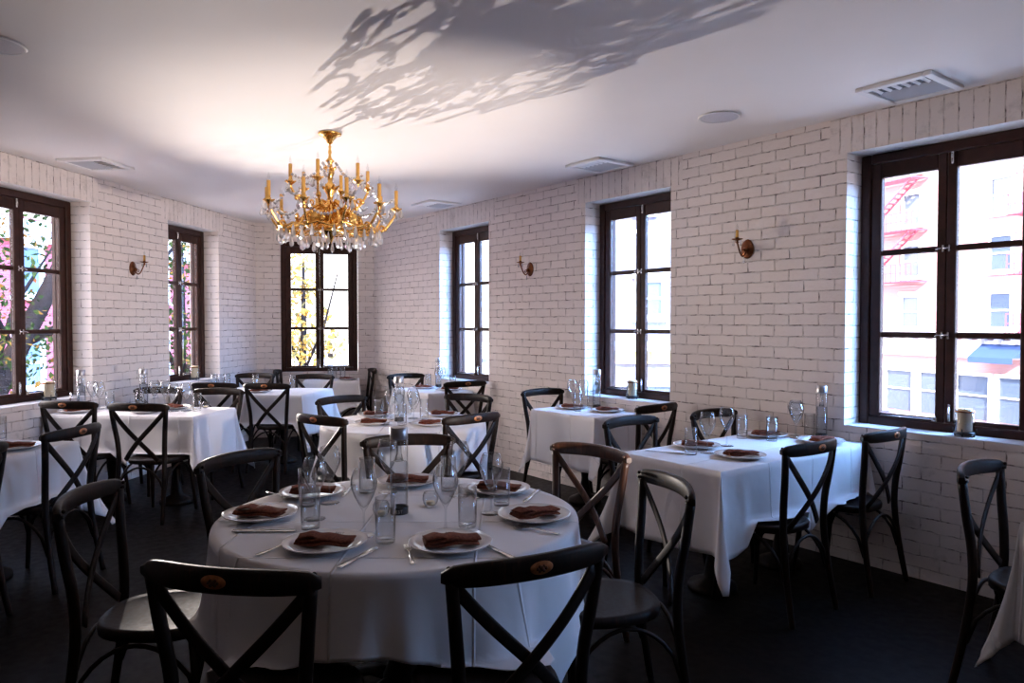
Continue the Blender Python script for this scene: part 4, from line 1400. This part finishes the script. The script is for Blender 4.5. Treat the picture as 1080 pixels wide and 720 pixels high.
# across the street, seen through the big right-hand window
ox, oy = 24.7+.35*-9.2, 41-.94*-9.2
b1 = facade((ox, oy), (.35, -.94), 26, 14.5, 10, M['redbrick'], [8.2, 5.15, 2.15, 11.3], [6.57, 12.04, 17.5, 23], (1.35, 2.0), 'red brick building with fire escapes across the street, behind the big right window', shop=(.85, -1.1, M['white']), cornice=True)
def fire_escape(root, x0, x1, zs, side=-1):
    for i, z in enumerate(zs):
        m = MB(); z_ = z-GZ
        yy = side*.65
        for k in range(10): m.box(((x0+x1)/2, side*(.12+k*.12), z_), (x1-x0, .05, .05))
        for x in (x0, x1): m.box((x, yy, z_), (.07, 1.25, .08))
        for zz in (.5, 1.0): m.box(((x0+x1)/2, side*1.25, z_+zz), (x1-x0, .05, .05))
        k = int((x1-x0)/.35)
        for j in range(k+1): m.box((x0+(x1-x0)*j/k, side*1.25, z_+.5), (.035, .035, 1.0))
        if i < len(zs)-1:
            z2 = zs[i+1]-GZ
            for off in (.35, .9):
                m.tube([(x0+.4, side*off, z_), (x1-.4, side*off, z2)], .07, 6)
            n = 12
            for j in range(1, n):
                u = j/n; m.box((x0+.4+(x1-x0-.8)*u, side*.62, z_+(z2-z_)*u), (.26, .55, .05))
        m.build('fire_escape', M['iron'], root)
fire_escape(b1, 3.0, 7.6, [3.9, 6.9, 9.9])
fire_escape(b1, 13.2, 17.2, [.95, 3.95, 6.95, 9.95])
aw = MB(); aw.loft([[(11.2, 0, 4.9), (13.6, 0, 4.9)], [(11.2, -1.3, 4.1), (13.6, -1.3, 4.1)], [(11.2, -1.3, 3.8), (13.6, -1.3, 3.8)]], False)
aw.quad([(11.2, 0, 4.9), (11.2, -1.3, 4.1), (11.2, 0, 4.1)]); aw.quad([(13.6, 0, 4.9), (13.6, -1.3, 4.1), (13.6, 0, 4.1)])
aw.build('awning', M['navy'], b1)
# seen through the middle right-hand window
facade((3.35, 24.2), (1, -.12), 8.0, 4.4, 9, M['greybrick'], [2.3], [1.2, 3.0, 4.8], (1.0, 1.3), 'pale corner building with a yellow shop band behind the middle right window', shop=(.75, -.3, M['yellow']), cornice=False)
facade((5.3, 36), (1, -.2), 2.4, 9.5, 9, M['greybrick'], [7.4, 5.2], [1.2], (1.0, 1.3), 'grey lavender brick building behind the pale corner building', cornice=True)
# seen through the far right-hand and back windows
facade((-14, 62), (1, .02), 13, -.4, 8, M['cream'], [-2], [1.5, 4, 6.5, 9, 11.5], (1.1, 1.2), 'low cream building far down the street behind the yellow tree', cornice=False)
facade((-5.8, 36), (1, -.1), 6.5, -.9, 8, M['white'], [-2.2], [1.2, 3.2, 5.2], (1, 1.2), 'low white building outside the far right-hand window', cornice=False)
facade((-13.6, 40), (-.125, -.99), 30, 4.9, 8, M['pinkbrick'], [3.2, .2], [2.5, 6, 9.5, 13, 16.5, 20, 23.5, 27], (1.2, 1.7), 'pink red brick building across the street on the left', outward=-1, cornice=True)

def car(loc, rz, paint, label, van=False):
    r = empty('car', loc, rz, label, 'car', 'parked cars')
    m = MB(); h1 = .95; 
    prof = [(-2.2, .35), (-2.25, .75), (-2.1, .92), (-1.5, .98), (-.9, 1.42), (.6, 1.45), (1.25, 1.0), (2.0, .88), (2.25, .7), (2.25, .35)] if not van else [(-2.6, .4), (-2.65, 2.2), (-2.5, 2.35), (1.2, 2.35), (1.7, 1.5), (2.5, 1.3), (2.65, .9), (2.65, .4)]
    rings = []
    for y, k in ((-.88, .93), (-.84, 1), (.84, 1), (.88, .93)):
        rings.append([(x*k, y*(1-.12*max(0, z-.9)), .35+(z-.35)*k) for x, z in prof])
    m.loft(rings, True, True)
    m.build('body', paint, r)
    g = MB()
    if not van:
        for s in (-1, 1): g.quad([(-1.25, s*.875, 1.0), (1.05, s*.875, 1.0), (.55, s*.83, 1.36), (-.8, s*.83, 1.36)])
        g.box((0, 0, 1.2), (1.9, 1.60, .3))
    else:
        g.box((1.35, 0, 1.85), (.55, 1.5, .55))
    g.build('glass', M['wpane'], r)
    for sx in (-1.4, 1.4):
        for sy in (-1, 1):
            w = MB(); w.lathe([(0, -.1), (.30, -.1), (.33, -.06), (.33, .06), (.30, .1), (0, .1)], 20, (sx, sy*.78, .33), True, 0, Matrix.Rotation(PI/2, 3, 'X')); w.build('wheel', M['tyre'], r)
car((19.6, 33, GZ), math.radians(-70), M['carwhite'], 'white car parked before the red brick building')
car((18.3, 37.5, GZ), math.radians(-70), M['cardark'], 'dark blue car parked left of the white car', False)
car((-3.0, 33, GZ), 0.1, M['cardark'], 'dark blue car in the street outside the far right-hand window')
car((-11.6, 27, GZ), math.radians(82), M['carwhite'], 'white car parked along the pink building on the left')

def tree(loc, trunk, branches, clusters, lm, label, seed, n, size):
    rr = random.Random(seed)
    r = empty('street_tree', loc, 0, label, 'tree')
    m = MB()
    m.tube(trunk[0], trunk[1], 9)
    for pts, rad in branches: m.tube(pts, rad, 7)
    m.build('trunk', M['bark'], r)
    f = MB()
    for (cx, cy, cz, R) in clusters:
        for i in range(int(n*R*R)):
            while True:
                p = Vector((rr.uniform(-1, 1), rr.uniform(-1, 1), rr.uniform(-1, 1)))
                if p.length < 1: break
            p = Vector((cx, cy, cz))+p*R
            s = size*rr.uniform(.6, 1.3)
            a = Vector((rr.gauss(0, 1), rr.gauss(0, 1), rr.gauss(0, 1))).normalized()
            b = a.cross(Vector((rr.gauss(0, 1), rr.gauss(0, 1), rr.gauss(0, 1)))).normalized()
            f.quad([p-a*s, p+b*s*.5-a*.2*s, p+a*s, p-b*s*.5-a*.2*s])
    o = f.build('foliage', lm, r); o['kind'] = 'stuff'
    return r
tree((-8.2, 11.2, GZ), ([(0, 0, 0), (.1, -.1, 2.5), (.25, -.2, 4.6), (.9, .3, 6.4), (1.5, .9, 8.4)], [.24, .21, .18, .13, .06]),
     [([(.2, -.2, 4.4), (-.5, -.9, 5.8), (-.9, -1.6, 7.8)], [.13, .09, .03]), ([(.25, -.2, 4.8), (.7, -1.0, 6.0), (1.0, -1.5, 7.6)], [.07, .05, .02]), ([(.5, 0, 5.5), (1.6, 1.6, 6.4), (2.0, 3, 7.8)], [.08, .05, .02]),
      ([(.3, -.2, 5.0), (-.3, 1.3, 6.2), (-.2, 2.2, 7.3)], [.06, .04, .015]), ([(.5, 0, 5.6), (0, -.3, 6.9), (.2, -.9, 8)], [.04, .03, .01])],
     [(.6, -.4, 6.4, 1.5), (-.6, -1.6, 7.2, 1.3), (1.6, 1.6, 7.0, 1.5), (0, .6, 8.2, 1.7), (.9, -1.4, 5.2, 1.0), (-.4, 1.6, 5.6, 1.2)], M['leaf'], 'leafy tree with dark trunk outside the left-hand window', 5, 260, .062)
tree((-9.0, 19.5, GZ), ([(0, 0, 0), (0, .1, 3), (.15, 0, 5.5), (.1, .2, 8)], [.22, .18, .14, .05]),
     [([(0, .1, 4), (.9, -.3, 5.8), (1.4, -.5, 7.5)], [.08, .06, .02]), ([(0, .1, 4.6), (-.9, .3, 6.2), (-1.4, .4, 7.8)], [.08, .06, .02])],
     [(0, 0, 6.6, 1.7), (.9, -.3, 5.2, 1.3), (-1, .2, 5.6, 1.3), (.2, 0, 8, 1.5)], M['leaf'], 'leafy tree outside the narrow left window', 6, 260, .085)
tree((-7.0, 24, GZ), ([(0, 0, 0), (0, .1, 3), (.15, 0, 5.5), (.1, .2, 8)], [.20, .16, .10, .04]),
     [([(0, .1, 4), (.9, -.3, 5.8), (1.4, -.5, 7.5)], [.06, .04, .02]), ([(0, .1, 4.6), (-.9, .3, 6.2), (-1.4, .4, 7.8)], [.06, .04, .02])],
     [(-.2, 0, 6.0, 1.2), (-.3, -.3, 4.7, 1.0), (1.0, .2, 5.2, .5), (-.1, 0, 7.4, .9)], M['leafy'], 'pale yellow autumn tree outside the back window', 8, 300, .12)

# ------------------------------------------------------------------ light
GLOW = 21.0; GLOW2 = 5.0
w = bpy.data.worlds.new('sky'); sc.world = w; w.use_nodes = True
nt = w.node_tree; bg = nt.nodes['Background']
tc = nt.nodes.new('ShaderNodeTexCoord'); sx = nt.nodes.new('ShaderNodeSeparateXYZ')
L(nt, tc.outputs['Generated'], sx.inputs[0])
mr = nt.nodes.new('ShaderNodeMapRange'); mr.inputs['From Min'].default_value = -1; mr.inputs['From Max'].default_value = 1
L(nt, sx.outputs['Z'], mr.inputs['Value'])
r = ramp(nt, mr.outputs['Result'], [(0, (.50, .43, .39)), (.49, (.66, .60, .57)), (.505, (1, .95, .90)), (.56, (.95, .94, .95)), (.68, (.50, .66, 1)), (1, (.20, .38, .95))])
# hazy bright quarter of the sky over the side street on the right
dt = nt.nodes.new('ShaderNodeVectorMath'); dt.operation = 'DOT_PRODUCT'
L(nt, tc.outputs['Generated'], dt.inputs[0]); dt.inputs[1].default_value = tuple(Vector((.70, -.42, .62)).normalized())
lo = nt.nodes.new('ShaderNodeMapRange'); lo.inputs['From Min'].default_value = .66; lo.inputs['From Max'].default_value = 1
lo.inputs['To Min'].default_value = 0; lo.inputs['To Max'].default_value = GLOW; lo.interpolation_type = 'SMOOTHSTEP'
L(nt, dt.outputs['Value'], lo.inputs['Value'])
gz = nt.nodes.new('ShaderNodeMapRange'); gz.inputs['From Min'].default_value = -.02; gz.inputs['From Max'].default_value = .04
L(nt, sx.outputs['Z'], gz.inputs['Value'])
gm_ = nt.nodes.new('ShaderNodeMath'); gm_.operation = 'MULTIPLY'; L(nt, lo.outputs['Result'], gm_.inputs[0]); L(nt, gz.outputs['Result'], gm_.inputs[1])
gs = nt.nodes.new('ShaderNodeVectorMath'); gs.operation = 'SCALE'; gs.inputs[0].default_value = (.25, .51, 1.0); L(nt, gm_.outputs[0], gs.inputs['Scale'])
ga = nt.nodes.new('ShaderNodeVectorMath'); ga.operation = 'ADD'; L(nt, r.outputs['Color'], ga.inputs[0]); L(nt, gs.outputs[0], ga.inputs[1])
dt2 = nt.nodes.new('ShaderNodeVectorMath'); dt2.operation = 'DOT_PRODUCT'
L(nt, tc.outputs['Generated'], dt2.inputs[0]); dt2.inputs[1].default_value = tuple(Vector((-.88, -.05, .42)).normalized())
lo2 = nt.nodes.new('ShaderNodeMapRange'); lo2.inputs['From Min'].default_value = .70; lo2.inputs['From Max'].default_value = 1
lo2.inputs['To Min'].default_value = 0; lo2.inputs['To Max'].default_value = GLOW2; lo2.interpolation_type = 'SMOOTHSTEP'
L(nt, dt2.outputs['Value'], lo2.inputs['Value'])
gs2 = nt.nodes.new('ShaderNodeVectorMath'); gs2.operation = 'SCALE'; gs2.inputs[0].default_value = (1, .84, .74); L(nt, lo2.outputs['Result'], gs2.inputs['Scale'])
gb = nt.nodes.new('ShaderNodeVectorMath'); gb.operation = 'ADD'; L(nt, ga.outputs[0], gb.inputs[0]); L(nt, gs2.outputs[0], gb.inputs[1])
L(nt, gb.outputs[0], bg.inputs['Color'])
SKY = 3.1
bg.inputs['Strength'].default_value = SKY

sd = bpy.data.lights.new('sun', 'SUN'); sd.energy = 16.0; sd.angle = math.radians(1); sd.color = (1, .93, .84)
so = bpy.data.objects.new('sun', sd); COL.objects.link(so)
so.rotation_euler = Vector((.10, .85, -.52)).to_track_quat('-Z', 'Y').to_euler()

def spot(name, loc, target, power, size, color, radius=.012, blend=1.0):
    d = bpy.data.lights.new(name, 'SPOT'); d.energy = power; d.spot_size = math.radians(size); d.spot_blend = blend
    d.shadow_soft_size = radius; d.color = color
    o = bpy.data.objects.new(name, d); COL.objects.link(o); o.location = loc
    o.rotation_euler = (Vector(target)-Vector(loc)).to_track_quat('-Z', 'Y').to_euler()
    return o
# sunlight thrown up from below through the narrow left window and from the right-hand tables
spot('low_sun_glint', FL(2.62, -.10, 1.05), (.5, 3.2, 2.45), 1000, 58, (1, .88, .80), .010)
spot('low_sun_glint', (1.70, 2.20, 1.02), (-2.3, 6.1, 2.55), 600, 56, (1, .88, .80), .012)
# daylight enters through every opening
def portal(P_, D_, N_, a, b):
    d = bpy.data.lights.new('window_portal', 'AREA'); d.shape = 'RECTANGLE'; d.size = b-a; d.size_y = ZT-ZS
    d.cycles.is_portal = True
    o = bpy.data.objects.new('window_portal', d); COL.objects.link(o)
    o.location = P_+D_*((a+b)/2)+N_*(WT+.02)+Vector((0, 0, (ZT+ZS)/2))
    o.rotation_euler = (-N_).to_track_quat('-Z', 'Y').to_euler()
for a, b in WR: portal(P1, D1, N1, a, b)
for a, b in WL: portal(P2, D2, N2, a, b)
for a, b in WB: portal(P3, D3, N3, a, b)

# ------------------------------------------------------------------ leftovers and render look
for o in (CH, CHW, PL, NK, WG, TU, BO, VO, LA, FK, KN, SPN):
    assert o.name in USED, o.name
vs = sc.view_settings
sc.display_settings.display_device = 'sRGB'
vs.view_transform = 'Standard'; vs.look = 'None'; vs.exposure = 0.38; vs.gamma = 1; vs.use_curve_mapping = False
cy = sc.cycles
cy.use_denoising = True
try: cy.denoiser = 'OPENIMAGEDENOISE'; cy.denoising_input_passes = 'RGB_ALBEDO_NORMAL'
except Exception: pass
cy.max_bounces = 8; cy.diffuse_bounces = 4; cy.glossy_bounces = 4; cy.transmission_bounces = 8; cy.transparent_max_bounces = 24
cy.caustics_reflective = False; cy.caustics_refractive = False
cy.sample_clamp_indirect = 6
